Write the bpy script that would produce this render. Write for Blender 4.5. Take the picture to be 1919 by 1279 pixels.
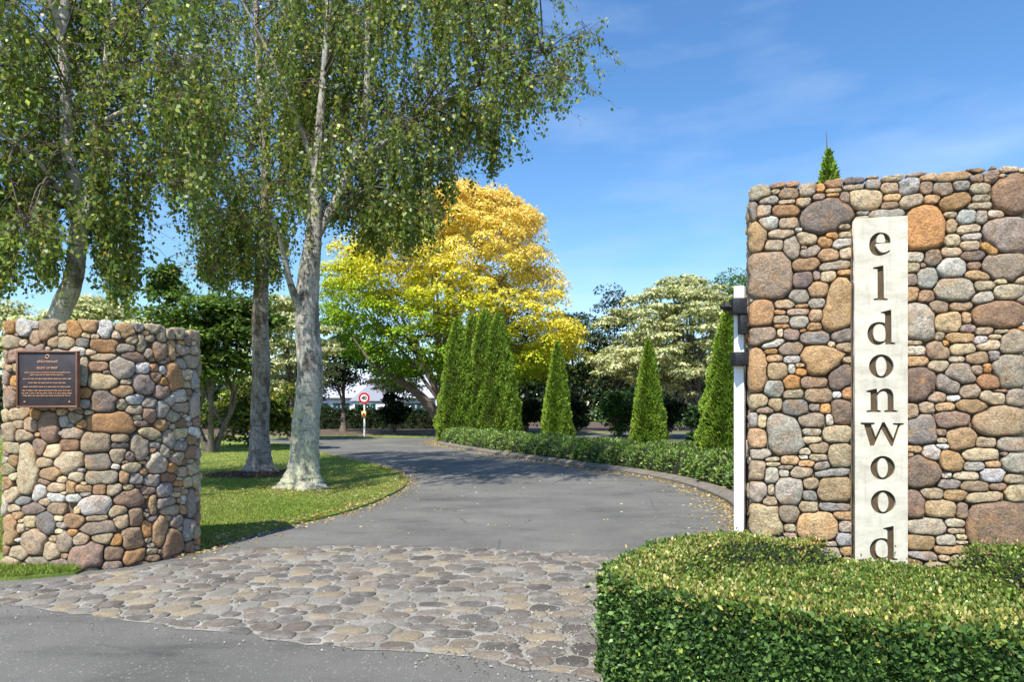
import bpy, math
import numpy as np
from mathutils import Vector, Matrix

sc = bpy.context.scene
for o in list(bpy.data.objects):
    bpy.data.objects.remove(o)
COL = sc.collection
F = 1279.0          # focal length in photo pixels (24 mm on a 36 mm wide sensor)
HC = 1.5            # eye height
HOR = 770.0         # horizon row in the photo

# ------------------------------------------------------------------ camera
cam = bpy.data.cameras.new('camera'); cam_o = bpy.data.objects.new('camera', cam); COL.objects.link(cam_o)
cam.sensor_width = 36; cam.lens = 36 * F / 1919
cam.shift_y = (HOR - 639.5) / 1919
cam.clip_start = 0.05; cam.clip_end = 3000
cam_o.location = (0, 0, HC); cam_o.rotation_euler = (math.radians(90), 0, 0)
sc.camera = cam_o

# ------------------------------------------------------------------ light
SUN_D = Vector((0.20, 0.52, -0.83)).normalized()
sun = bpy.data.lights.new('sun', 'SUN'); sun.energy = 5.0; sun.angle = math.radians(0.6); sun.color = (1.0, 0.95, 0.86)
sun_o = bpy.data.objects.new('sun', sun); COL.objects.link(sun_o)
sun_o.rotation_euler = SUN_D.to_track_quat('-Z', 'Y').to_euler(); sun_o.location = (-20, -20, 40)
world = bpy.data.worlds.new('World'); sc.world = world; world.use_nodes = True
wn = world.node_tree.nodes; wl = world.node_tree.links; wn.clear()
w_out = wn.new('ShaderNodeOutputWorld'); w_bg = wn.new('ShaderNodeBackground'); w_bg.inputs[1].default_value = 0.15
sky = wn.new('ShaderNodeTexSky'); sky.sky_type = 'NISHITA'; sky.sun_disc = False
sky.sun_elevation = math.asin(-SUN_D.z); sky.sun_rotation = math.atan2(-SUN_D.x, -SUN_D.y)
sky.air_density = 1.0; sky.dust_density = 0.3; sky.ozone_density = 3.0
# thin cirrus, laid over the whole sky by direction
tc = wn.new('ShaderNodeTexCoord'); mp = wn.new('ShaderNodeMapping'); mp.inputs['Scale'].default_value = (1.6, 1.6, 6.5)
mp.inputs['Rotation'].default_value = (0.1, 0.22, 0.3)
nz = wn.new('ShaderNodeTexNoise'); nz.inputs['Scale'].default_value = 1.5; nz.inputs['Detail'].default_value = 7; nz.inputs['Roughness'].default_value = 0.52
cr = wn.new('ShaderNodeValToRGB'); cr.color_ramp.elements[0].position = 0.5; cr.color_ramp.elements[1].position = 0.85
cr.color_ramp.elements[1].color = (0.32, 0.32, 0.32, 1)
mx = wn.new('ShaderNodeMix'); mx.data_type = 'RGBA'; mx.inputs[7].default_value = (4.6, 5.2, 6.1, 1)
wl.new(tc.outputs['Generated'], mp.inputs[0]); wl.new(mp.outputs[0], nz.inputs['Vector']); wl.new(nz.outputs[0], cr.inputs[0])
wl.new(cr.outputs[0], mx.inputs[0]); hs = wn.new('ShaderNodeHueSaturation'); hs.inputs['Saturation'].default_value = 1.2; hs.inputs['Value'].default_value = 0.92
wl.new(sky.outputs[0], hs.inputs['Color']); wl.new(hs.outputs[0], mx.inputs[6]); wl.new(mx.outputs[2], w_bg.inputs[0]); wl.new(w_bg.outputs[0], w_out.inputs[0])
vs = sc.view_settings; vs.view_transform = 'Standard'; vs.look = 'None'; vs.gamma = 1; vs.exposure = 0.68; vs.use_curve_mapping = False
sc.cycles.max_bounces = 6; sc.cycles.transparent_max_bounces = 4

# ------------------------------------------------------------------ helpers
def P(x, y, D):
    """photo pixel at distance D -> point of the place"""
    return np.array([(x - 960) * D / F, D, HC - (y - HOR) * D / F])
def G(x, y):
    """photo pixel on the flat ground -> plan point"""
    D = HC * F / (y - HOR); return ((x - 960) * D / F, D)
def GX(x, D): return (x - 960) * D / F
def lin(r, g, b):
    f = lambda c: c / 12.92 if c <= 0.04045 else ((c + 0.055) / 1.055) ** 2.4
    return np.array([f(r / 255), f(g / 255), f(b / 255)])
def props(o, label=None, cat=None, group=None, kind=None):
    for k, v in (('label', label), ('category', cat), ('group', group), ('kind', kind)):
        if v: o[k] = v
    return o
def empty(name, loc=(0, 0, 0)):
    o = bpy.data.objects.new(name, None); COL.objects.link(o); o.location = loc; o.empty_display_size = 0.2
    return o
def mesh(name, V, faces, mat, parent=None, col=None, smooth=False, origin=None):
    """V (n,3) world points, faces: (m,k) array or list; col: one colour or one per face"""
    V = np.asarray(V, dtype=np.float64)
    base = np.zeros(3) if origin is None else np.asarray(origin, float)
    pb = np.zeros(3) if parent is None else np.array(parent_origin(parent))
    me = bpy.data.meshes.new(name)
    L = V - base
    if isinstance(faces, np.ndarray):
        n, k = faces.shape
        me.vertices.add(len(L)); me.vertices.foreach_set('co', L.astype(np.float32).ravel())
        me.loops.add(n * k); me.loops.foreach_set('vertex_index', faces.astype(np.int32).ravel())
        me.polygons.add(n); me.polygons.foreach_set('loop_start', np.arange(0, n * k, k, dtype=np.int32))
        me.polygons.foreach_set('loop_total', np.full(n, k, dtype=np.int32))
        me.update(calc_edges=True)
    else:
        me.from_pydata([tuple(v) for v in L], [], [tuple(f) for f in faces]); me.update()
    nf = len(me.polygons)
    if col is not None:
        c = np.asarray(col, float)
        if c.ndim == 1: c = np.tile(c, (nf, 1))
        a = me.attributes.new('Col', 'FLOAT_COLOR', 'FACE')
        a.data.foreach_set('color', np.hstack([c, np.ones((nf, 1))]).astype(np.float32).ravel())
    if smooth: me.polygons.foreach_set('use_smooth', np.ones(nf, dtype=bool))
    me.materials.append(mat)
    o = bpy.data.objects.new(name, me); COL.objects.link(o)
    o.location = base - pb
    if parent is not None: o.parent = parent
    return o
def parent_origin(o):
    p = np.zeros(3)
    while o is not None:
        p = p + np.array(o.location); o = o.parent
    return p
def join(parts):
    """[(V, F), ...] with same face size -> one V, F"""
    vs_, fs_, n = [], [], 0
    for v, f in parts:
        vs_.append(v); fs_.append(f + n); n += len(v)
    return np.vstack(vs_), np.vstack(fs_)
def box(c, s, rz=0.0, M=None):
    v = np.array([[x, y, z] for x in (-.5, .5) for y in (-.5, .5) for z in (-.5, .5)]) * np.array(s)
    ca, sa = math.cos(rz), math.sin(rz)
    v = v @ np.array([[ca, sa, 0], [-sa, ca, 0], [0, 0, 1]]) + np.array(c)
    f = np.array([[0, 1, 3, 2], [4, 6, 7, 5], [0, 4, 5, 1], [2, 3, 7, 6], [0, 2, 6, 4], [1, 5, 7, 3]])
    return v, f
def bevel(o, w=0.006, seg=2):
    m = o.modifiers.new('bevel', 'BEVEL'); m.width = w; m.segments = seg; m.limit_method = 'ANGLE'
    return o
def smooth_path(pts, n):
    """Catmull-Rom through the rows of pts"""
    p = np.asarray(pts, float); p = np.vstack([2 * p[0] - p[1], p, 2 * p[-1] - p[-2]])
    out = []
    for i in range(1, len(p) - 2):
        t = np.linspace(0, 1, n, endpoint=False)[:, None]
        a, b, c, d = p[i - 1], p[i], p[i + 1], p[i + 2]
        out.append(0.5 * (2 * b + (c - a) * t + (2 * a - 5 * b + 4 * c - d) * t ** 2 + (3 * b - a - 3 * c + d) * t ** 3))
    return np.vstack(out + [p[-2][None]])
def tube(pts, rad, seg=8, rough=0.0, rng=None, flare=0.0):
    pts = np.asarray(pts, float); rad = np.asarray(rad, float); n = len(pts)
    T = np.gradient(pts, axis=0); T /= np.linalg.norm(T, axis=1)[:, None] + 1e-9
    ref = np.where(np.abs(T[:, 2:3]) > 0.9, np.array([[0., 1, 0]]), np.array([[0., 0, 1]]))
    A = np.cross(ref, T); A /= np.linalg.norm(A, axis=1)[:, None] + 1e-9
    for i in range(1, n):
        a = A[i - 1] - T[i] * np.dot(A[i - 1], T[i]); A[i] = a / (np.linalg.norm(a) + 1e-9)
    B = np.cross(T, A)
    ang = np.linspace(0, 2 * np.pi, seg, endpoint=False)
    R = np.tile(rad[:, None], (1, seg))
    if rough:
        k = rng.normal(size=(n, seg)); k = (k + np.roll(k, 1, 1) + np.roll(k, 1, 0)) / 2
        R = R * (1 + rough * k)
    if flare:
        h = np.clip(1 - (pts[:, 2] - pts[0, 2]) / 0.6, 0, 1)[:, None] ** 1.5
        R = R * (1 + flare * h * (0.35 * np.cos(5 * ang + 1.0) + 0.22 * np.cos(3 * ang + 2.2) + 0.12 * np.cos(9 * ang)))
    V = pts[:, None] + R[..., None] * (np.cos(ang)[None, :, None] * A[:, None] + np.sin(ang)[None, :, None] * B[:, None])
    i = np.arange(n - 1)[:, None]; j = np.arange(seg)[None]
    j2 = (j + 1) % seg
    Fq = np.stack([i * seg + j, i * seg + j2, (i + 1) * seg + j2, (i + 1) * seg + j], -1).reshape(-1, 4)
    return V.reshape(-1, 3), Fq
def unit(a): return a / (np.linalg.norm(a, axis=-1, keepdims=True) + 1e-9)
def rdir(rng, n): return unit(rng.normal(size=(n, 3)))
def leaf_quads(c, d, nrm, ln, wd, mid=0.45):
    """diamond leaves: base c, long axis d, face normal nrm"""
    d = unit(d); s = unit(np.cross(d, nrm)); ln = np.broadcast_to(np.asarray(ln, float), (len(c),))[:, None]; wd = np.broadcast_to(np.asarray(wd, float), (len(c),))[:, None]
    up = np.cross(s, d)
    m = c + d * ln * mid + up * ln * 0.10
    V = np.stack([c, m + s * wd / 2, c + d * ln, m - s * wd / 2], 1).reshape(-1, 3)
    Fq = np.arange(len(c) * 4).reshape(-1, 4)
    return V, Fq
def leaf_hex(c, d, nrm, ln, wd):
    d = unit(d); s = unit(np.cross(d, nrm)); up = np.cross(s, d); ln = np.asarray(ln)[:, None]; wd = np.asarray(wd)[:, None]
    k = lambda a, b, h: c + d * ln * a + s * wd * b + up * ln * h
    V = np.stack([k(0, 0, 0), k(.3, .42, .07), k(.72, .40, .07), k(1, 0, 0), k(.72, -.40, .07), k(.3, -.42, .07)], 1).reshape(-1, 3)
    return V, np.arange(len(c) * 6).reshape(-1, 6)
def pick(rng, pal, n, w=None, jit=0.18):
    pal = np.asarray(pal, float); i = rng.choice(len(pal), size=n, p=None if w is None else np.asarray(w) / np.sum(w))
    return np.clip(pal[i] * np.exp(rng.normal(0, jit, (n, 1))), 0, 0.9)

# ------------------------------------------------------------------ materials
def new_mat(name):
    m = bpy.data.materials.new(name); m.use_nodes = True; nt = m.node_tree; nt.nodes.clear()
    out = nt.nodes.new('ShaderNodeOutputMaterial'); b = nt.nodes.new('ShaderNodeBsdfPrincipled')
    nt.links.new(b.outputs[0], out.inputs[0])
    return m, nt, b, out
def N(nt, t, **kw):
    n = nt.nodes.new('ShaderNode' + t)
    for k, v in kw.items():
        if k in n.inputs: n.inputs[k].default_value = v
        else: setattr(n, k, v)
    return n
def noise(nt, scale, detail=4, rough=0.55, vec=None):
    n = N(nt, 'TexNoise', Scale=scale, Detail=detail, Roughness=rough)
    if vec is not None: nt.links.new(vec, n.inputs['Vector'])
    return n.outputs[0]
def pos(nt, scale=None):
    g = N(nt, 'NewGeometry').outputs['Position']
    if scale is None: return g
    m = N(nt, 'Mapping'); m.inputs['Scale'].default_value = scale; nt.links.new(g, m.inputs[0]); return m.outputs[0]
def ramp(nt, fac, stops):
    r = N(nt, 'ValToRGB'); e = r.color_ramp.elements
    while len(e) < len(stops): e.new(0.5)
    for el, (p, c) in zip(e, stops):
        el.position = p; el.color = tuple(c) + (1,) if len(c) == 3 else c
    nt.links.new(fac, r.inputs[0]); return r.outputs[0]
def mixc(nt, fac, a, b, mode='MIX'):
    m = N(nt, 'Mix', data_type='RGBA', blend_type=mode)
    for s, i in ((fac, 0), (a, 6), (b, 7)):
        if isinstance(s, (int, float)): m.inputs[i].default_value = s
        elif isinstance(s, (tuple, list, np.ndarray)): m.inputs[i].default_value = tuple(s)[:3] + (1,)
        else: nt.links.new(s, m.inputs[i])
    return m.outputs[2]
def bump(nt, b, h, strength=0.4, dist=0.02):
    n = N(nt, 'Bump', Strength=strength, Distance=dist); nt.links.new(h, n.inputs['Height']); nt.links.new(n.outputs[0], b.inputs['Normal'])
def g3(v): return (v, v, v)
def leaf_mat(name, trans=0.3, rough=0.45, spec=0.35):
    m, nt, b, out = new_mat(name)
    a = N(nt, 'Attribute', attribute_name='Col').outputs[0]
    b.inputs['Roughness'].default_value = rough; b.inputs['Specular IOR Level'].default_value = spec
    nt.links.new(a, b.inputs['Base Color'])
    t = N(nt, 'BsdfTranslucent'); h = mixc(nt, 1.0, a, (1.2, 1.2, 0.75), 'MULTIPLY'); nt.links.new(h, t.inputs[0])
    s = N(nt, 'MixShader'); s.inputs[0].default_value = trans
    nt.links.new(b.outputs[0], s.inputs[1]); nt.links.new(t.outputs[0], s.inputs[2]); nt.links.new(s.outputs[0], out.inputs[0])
    return m
def plain(name, c, rough=0.6, metal=0.0, var=0.15, scale=8, bs=0.0, bscale=60):
    m, nt, b, out = new_mat(name)
    n = noise(nt, scale, 5, 0.6, pos(nt)); c = np.array(c)
    nt.links.new(ramp(nt, n, [(0.3, tuple(c * (1 - var))), (0.7, tuple(np.clip(c * (1 + var), 0, 1)))]), b.inputs['Base Color'])
    b.inputs['Roughness'].default_value = rough; b.inputs['Metallic'].default_value = metal
    if bs: bump(nt, b, noise(nt, bscale, 4, 0.6, pos(nt)), bs, 0.01)
    return m
M_LEAF = leaf_mat('leaf')
M_BIRCH_LEAF = leaf_mat('birch_leaf', 0.42, 0.4, 0.4)
M_BOX = leaf_mat('box_leaf', 0.18, 0.42, 0.4)
M_NEEDLE = leaf_mat('conifer_spray', 0.2, 0.6, 0.2)
M_GRASS = leaf_mat('grass_blade', 0.3, 0.6, 0.2)
def stone_mat():
    m, nt, b, out = new_mat('river_stone')
    a = N(nt, 'Attribute', attribute_name='Col').outputs[0]; p = pos(nt)
    big = noise(nt, 9, 4, 0.6, p); fine = noise(nt, 70, 5, 0.7, p); speck = noise(nt, 190, 3, 0.6, p)
    c = mixc(nt, ramp(nt, big, [(0.5, g3(0)), (0.72, g3(0.55))]), a, lin(196, 146, 92))
    c = mixc(nt, ramp(nt, noise(nt, 14, 5, 0.65, pos(nt, (1, 1, 1.7))), [(0.52, g3(0)), (0.75, g3(0.55))]), c, lin(122, 112, 108))
    c = mixc(nt, 1.0, c, ramp(nt, fine, [(0.3, g3(0.5)), (0.5, g3(1.0)), (0.72, g3(1.36))]), 'MULTIPLY')
    c = mixc(nt, 1.0, c, ramp(nt, noise(nt, 22, 8, 0.75, p), [(0.34, g3(0.76)), (0.5, g3(1.18)), (0.66, g3(1.42))]), 'MULTIPLY')
    c = mixc(nt, ramp(nt, speck, [(0.56, g3(0)), (0.66, g3(0.6))]), c, lin(84, 74, 66))
    nt.links.new(c, b.inputs['Base Color']); b.inputs['Roughness'].default_value = 0.85; b.inputs['Specular IOR Level'].default_value = 0.25
    mid = noise(nt, 26, 8, 0.72, p); pit = N(nt, 'TexVoronoi', Scale=60.0); nt.links.new(mixc(nt, .15, p, N(nt, 'TexNoise', Scale=30.0).outputs[1]), pit.inputs['Vector'])
    hgt_ = mixc(nt, 0.35, mixc(nt, 0.4, mid, fine), ramp(nt, pit.outputs['Distance'], [(0.0, g3(0)), (0.35, g3(1))]), 'MULTIPLY')
    bump(nt, b, hgt_, 1.0, 0.045)
    return m
M_STONE = stone_mat()
def cobble_mat():
    m, nt, b, out = new_mat('cobble_stone')
    a = N(nt, 'Attribute', attribute_name='Col').outputs[0]; p = pos(nt)
    fine = noise(nt, 55, 5, 0.7, p)
    c = mixc(nt, 1.0, a, ramp(nt, fine, [(0.3, g3(0.65)), (0.7, g3(1.3))]), 'MULTIPLY')
    c = mixc(nt, ramp(nt, noise(nt, 6, 5, 0.7, p), [(0.48, g3(0)), (0.7, g3(0.7))]), c, lin(142, 137, 130))
    nt.links.new(c, b.inputs['Base Color']); b.inputs['Roughness'].default_value = 0.9; b.inputs['Specular IOR Level'].default_value = 0.2
    bump(nt, b, fine, 0.8, 0.015); return m
M_COBBLE = cobble_mat()
M_CORE = plain('joint_mortar', lin(104, 92, 78), 0.95, bs=0.6, bscale=40)
def asphalt_mat():
    m, nt, b, out = new_mat('asphalt'); p = pos(nt)
    sp = N(nt, 'TexVoronoi', Scale=95.0); nt.links.new(p, sp.inputs['Vector'])
    grain = noise(nt, 130, 3, 0.7, p); patch = noise(nt, 0.55, 5, 0.6, pos(nt, (1, 0.7, 1)))
    c = ramp(nt, patch, [(0.3, lin(84, 83, 79)), (0.52, lin(102, 100, 95)), (0.7, lin(111, 109, 103))])
    c = mixc(nt, 1.0, c, ramp(nt, grain, [(0.3, g3(0.5)), (0.5, g3(0.95)), (0.72, g3(1.5))]), 'MULTIPLY')
    c = mixc(nt, ramp(nt, sp.outputs['Color'], [(0.84, g3(0)), (0.92, g3(0.55))]), c, lin(160, 156, 148))
    stain = noise(nt, 1.3, 7, 0.7, pos(nt, (.5, 1.3, 1)))
    c = mixc(nt, 1.0, c, ramp(nt, stain, [(0.32, g3(0.6)), (0.46, g3(0.96)), (0.7, g3(1.14))]), 'MULTIPLY')
    cv = N(nt, 'TexVoronoi', Scale=0.42, feature='DISTANCE_TO_EDGE'); wob = mixc(nt, .12, p, N(nt, 'TexNoise', Scale=2.5, Detail=5.0).outputs[1]); nt.links.new(wob, cv.inputs['Vector'])
    crk = mixc(nt, 1.0, ramp(nt, cv.outputs[0], [(0.0, g3(.6)), (0.006, g3(0))]), ramp(nt, noise(nt, .5, 3, .5, p), [(.5, g3(0)), (.6, g3(1))]), 'MULTIPLY')
    c = mixc(nt, crk, c, lin(52, 50, 48))
    nt.links.new(c, b.inputs['Base Color']); b.inputs['Roughness'].default_value = 0.85
    bump(nt, b, grain, 0.6, 0.008); return m
M_ASPHALT = asphalt_mat()
def mortar_mat():
    m, nt, b, out = new_mat('paving_mortar'); p = pos(nt)
    c = ramp(nt, noise(nt, 3, 6, 0.7, p), [(0.3, lin(112, 108, 100)), (0.6, lin(156, 152, 143)), (0.75, lin(176, 172, 163))])
    c = mixc(nt, 1.0, c, ramp(nt, noise(nt, 90, 4, 0.7, p), [(0.35, g3(0.6)), (0.65, g3(1.15))]), 'MULTIPLY')
    nt.links.new(c, b.inputs['Base Color']); b.inputs['Roughness'].default_value = 0.9
    bump(nt, b, noise(nt, 45, 5, 0.7, p), 0.6, 0.02); return m
M_MORTAR = mortar_mat()
def lawn_mat():
    m, nt, b, out = new_mat('lawn_soil'); p = pos(nt)
    c = ramp(nt, noise(nt, 0.9, 6, 0.65, p), [(0.32, lin(88, 112, 40)), (0.55, lin(126, 140, 58)), (0.72, lin(162, 156, 92))])
    c = mixc(nt, 1.0, c, ramp(nt, noise(nt, 60, 4, 0.7, p), [(0.3, g3(0.55)), (0.7, g3(1.3))]), 'MULTIPLY')
    nt.links.new(c, b.inputs['Base Color']); b.inputs['Roughness'].default_value = 0.95
    bump(nt, b, noise(nt, 50, 4, 0.7, p), 0.6, 0.03); return m
M_LAWN = lawn_mat()
M_SOIL = plain('bark_mulch', lin(84, 68, 54), 0.95, var=0.45, scale=25, bs=0.9, bscale=30)
M_KERB = plain('kerb_concrete', lin(108, 101, 92), 0.9, var=0.25, scale=7, bs=0.3)
def bark_mat(name, base, dark, lichen=None, amount=0.5):
    m, nt, b, out = new_mat(name)
    band = noise(nt, 1.0, 6, 0.65, pos(nt, (5, 5, 26))); patch = noise(nt, 2.6, 6, 0.7, pos(nt, (1.5, 1.5, 0.8))); fine = noise(nt, 38, 6, 0.75, pos(nt, (1, 1, .3)))
    c = ramp(nt, noise(nt, 7, 5, .6, pos(nt)), [(0.3, tuple(base * 0.72)), (0.7, tuple(base * 1.1))])
    c = mixc(nt, ramp(nt, band, [(0.57, g3(0)), (0.63, g3(0.85))]), c, dark)
    c = mixc(nt, ramp(nt, patch, [(0.62 - 0.2 * amount, g3(0)), (0.74 - 0.2 * amount, g3(0.8))]), c, dark * 1.5)
    if lichen is not None:
        z = N(nt, 'SeparateXYZ'); nt.links.new(pos(nt), z.inputs[0])
        low = N(nt, 'MapRange'); low.inputs['From Min'].default_value = 2.2; low.inputs['From Max'].default_value = 0.3
        nt.links.new(z.outputs[2], low.inputs[0])
        mk = mixc(nt, 1.0, ramp(nt, noise(nt, 9, 6, 0.7, pos(nt)), [(0.42, g3(0)), (0.56, g3(.85))]), low.outputs[0], 'MULTIPLY')
        c = mixc(nt, mk, c, lichen)
    c = mixc(nt, 1.0, c, ramp(nt, fine, [(0.34, g3(0.42)), (0.5, g3(1)), (0.7, g3(1.2))]), 'MULTIPLY')
    nt.links.new(c, b.inputs['Base Color']); b.inputs['Roughness'].default_value = 0.85
    bump(nt, b, mixc(nt, 0.4, fine, patch), 1.0, 0.06); return m
M_BIRCH_A = bark_mat('birch_bark_lichen', lin(190, 184, 174), lin(66, 57, 51), lin(198, 201, 160), 0.55)
M_BIRCH_B = bark_mat('birch_bark_rough', lin(172, 160, 150), lin(70, 58, 50), None, 0.7)
M_BIRCH_C = bark_mat('birch_bark_pale', lin(212, 202, 188), lin(70, 58, 50), None, 0.42)
M_BARK = bark_mat('grey_bark', lin(118, 106, 96), lin(58, 50, 44), None, 0.5)
M_TWIG = plain('twig', lin(96, 78, 64), 0.8)
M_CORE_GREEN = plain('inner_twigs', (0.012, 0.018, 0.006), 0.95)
M_WHITE = plain('white_paint', lin(226, 226, 226), 0.4, var=0.03, scale=3)
M_IRON = plain('black_iron', (0.018, 0.018, 0.02), 0.5, metal=0.3, var=0.4, scale=30, bs=0.6, bscale=40)
M_BOARD = None

# ------------------------------------------------------------------ ground, road, verges
def sheet(name, poly, z, mat, depth=0.0, kind='structure', label=None, parent=None):
    n = len(poly); V = [(x, y, z) for x, y in poly]; Fs = [tuple(range(n))]
    if depth:
        V += [(x, y, z - depth) for x, y in poly]
        Fs += [(i, i + n, (i + 1) % n + n, (i + 1) % n) for i in range(n)]
    a = sum(poly[i][0] * poly[(i + 1) % n][1] - poly[(i + 1) % n][0] * poly[i][1] for i in range(n))
    if a < 0: Fs = [f[::-1] for f in Fs]
    o = mesh(name, V, Fs, mat, parent)
    props(o, kind=kind if parent is None else None, label=label); return o
def curve2(pts, n=8): return [tuple(p) for p in smooth_path(np.array(pts), n)]
sheet('ground', [(-900, -300), (900, -300), (900, 1500), (-900, 1500)], -0.03, M_LAWN, label='flat grassy ground stretching to the horizon')
sheet('road', [(-70, -12), (60, -12), (60, 60), (-70, 60)], 0.0, M_ASPHALT, label='grey asphalt drive curving away to the left')
LAWN_EDGE = curve2([(-3.75, 7.0), (-3.37, 7.24), (-3.13, 8.34), (-2.55, 9.6), (-2.2, 11.3), (-2.12, 13.7), (-2.6, 16), (-4.05, 19.2), (-6.75, 24), (-11.5, 32), (-20, 35.5)])
LAWN = LAWN_EDGE + [(-70, 36), (-70, 7.0), (-6, 7.0)]
sheet('lawn', LAWN, 0.03, M_LAWN, 0.05, label='lawn between the stone pillar and the curving drive')
VERGE = [(-70, 38.2), (-25, 38), (-4.2, 37.6), (-1, 39.5), (4, 46), (60, 45), (60, 140), (-70, 140)]
sheet('verge', VERGE, 0.04, M_LAWN, 0.06, label='shaded grass verge across the far side of the drive')
sheet('front_verge', [(-9, 5.55), (-4.95, 5.95), (-4.35, 6.02), (-3.98, 6.22), (-4.0, 6.5), (-4.6, 7.0), (-9, 7.0)], 0.025, M_LAWN, 0.05, label='strip of grass at the foot of the stone pillar')
sheet('tree_bed', [(-70, 40.2), (-25, 40), (-4.5, 39.8), (-1, 41.5), (4, 47), (60, 46.5), (60, 83), (-70, 83)], 0.046, M_SOIL, 0.03, label='leaf-strewn mulched ground under the far trees')
KERB_LINE = curve2([(-3.3, 34.2), (-3.55, 33), (-3.2, 30.5), (-2.4, 28.2), (-0.75, 24), (0.65, 20.9), (1.98, 18.1), (3.0, 16), (3.6, 13.7), (3.66, 11.2), (3.3, 9.4), (2.8, 7.5), (2.5, 6.2)])
ISLAND = KERB_LINE + [(2.6, 5.5), (3.6, 5.2), (30, 5.2), (30, 29), (5, 29.5), (0, 33), (-2, 35)]
sheet('planting_bed', ISLAND, 0.09, M_SOIL, 0.12, label='planted bed inside the curving kerb')
def offset_line(line, d):
    p = np.array(line); t = unit(np.gradient(p, axis=0)); return p + np.stack([-t[:, 1], t[:, 0]], 1) * d
# kerb cast in lengths
kerb = props(empty('kerb', (0, 0, 0)), kind='structure', label='low brown concrete kerb along the planted bed')
ki, ko = offset_line(KERB_LINE, 0.10), offset_line(KERB_LINE, -0.16)
for a in range(0, len(KERB_LINE) - 2, 2):
    b = min(a + 2, len(KERB_LINE) - 1); q = []
    e = 0.012
    for t_ in (a, (a + b) // 2, b):
        for (ln_, z) in ((ko, 0.0), (ko, 0.055), (0.35 * ko + 0.65 * ki, 0.115), (ki, 0.12), (ki, 0.02)):
            q.append([ln_[t_][0], ln_[t_][1], z])
    q = np.array(q); q[:5] += (q[5:10] - q[:5]) * e * 3; q[10:] += (q[5:10] - q[10:]) * e * 3
    fs = [(r * 5 + i, r * 5 + i + 1, (r + 1) * 5 + i + 1, (r + 1) * 5 + i) for r in range(2) for i in range(4)] + [(0, 1, 2, 3, 4), (14, 13, 12, 11, 10)]
    mesh('kerb_stone', q, fs, M_KERB, kerb, origin=q.mean(0))

# ------------------------------------------------------------------ stones (walls and cobbles share this)
def snorm(pts, s):
    """superellipse distance of points (…,2) to seed s = (u, v, a, b, ang)"""
    d = pts - np.array(s[:2]); c, n = math.cos(s[4]), math.sin(s[4])
    x = np.abs(d[..., 0] * c + d[..., 1] * n) / s[2]; y = np.abs(-d[..., 0] * n + d[..., 1] * c) / s[3]
    return (x ** 3.0 + y ** 3.0) ** (1 / 3.0)
def fill_seeds(seeds, dom, sizes, rng, tries, inside, aspect=(1.0, 2.0), pad=0.75):
    seeds = list(seeds)
    for r in sizes:
        S = np.array([s[:5] for s in seeds]) if seeds else np.zeros((0, 5))
        for _ in range(tries):
            u = rng.uniform(dom[0], dom[1]); v = rng.uniform(dom[2], dom[3])
            if not inside(np.array([u, v])): continue
            asp = rng.uniform(*aspect); a = r * math.sqrt(asp); b = r / math.sqrt(asp)
            if len(S):
                d = np.array([u, v]) - S[:, :2]; c, n = np.cos(S[:, 4]), np.sin(S[:, 4])
                x = np.abs(d[:, 0] * c + d[:, 1] * n) / (S[:, 2] + a * pad); y = np.abs(-d[:, 0] * n + d[:, 1] * c) / (S[:, 3] + b * pad)
                if np.any((x ** 2.5 + y ** 2.5) < 1): continue
            s = (u, v, a, b, rng.normal(0, 0.12)); seeds.append(s); S = np.vstack([S, s])
    return seeds
def cells(seeds, inside, K=24, gap=0.0022, cap=1.62):
    S = np.array([s[:5] for s in seeds]); out = []
    ang = np.linspace(0, 2 * np.pi, K, endpoint=False); R = 34
    for i, s in enumerate(S):
        rm = 1.7 * max(s[2], s[3]); rr = np.linspace(0.02, 1, R) * rm
        pts = s[:2] + np.stack([np.cos(ang)[:, None] * rr, np.sin(ang)[:, None] * rr], -1)
        own = snorm(pts, s)
        near = np.where((np.hypot(*(S[:, :2] - s[:2]).T) < rm + 1.7 * np.maximum(S[:, 2], S[:, 3])))[0]
        oth = np.full(own.shape, 9.0)
        for j in near:
            if j != i: oth = np.minimum(oth, snorm(pts, S[j]))
        bad = (own > oth) | (own > cap) | ~inside(pts)
        first = np.where(bad.any(1), bad.argmax(1), R - 1)
        r = rr[np.maximum(first - 1, 0)]
        r = 0.14 * np.roll(r, 1) + 0.72 * r + 0.14 * np.roll(r, -1)
        r = np.maximum(r - gap, 0.008)
        out.append(np.stack([np.cos(ang) * r, np.sin(ang) * r], 1))
    return S[:, :2], out
PROF = ((0.95, -0.055), (1.0, -0.012), (0.985, 0.34), (0.93, 0.68), (0.81, 0.88), (0.55, 0.98), (0.25, 1.0))
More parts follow.
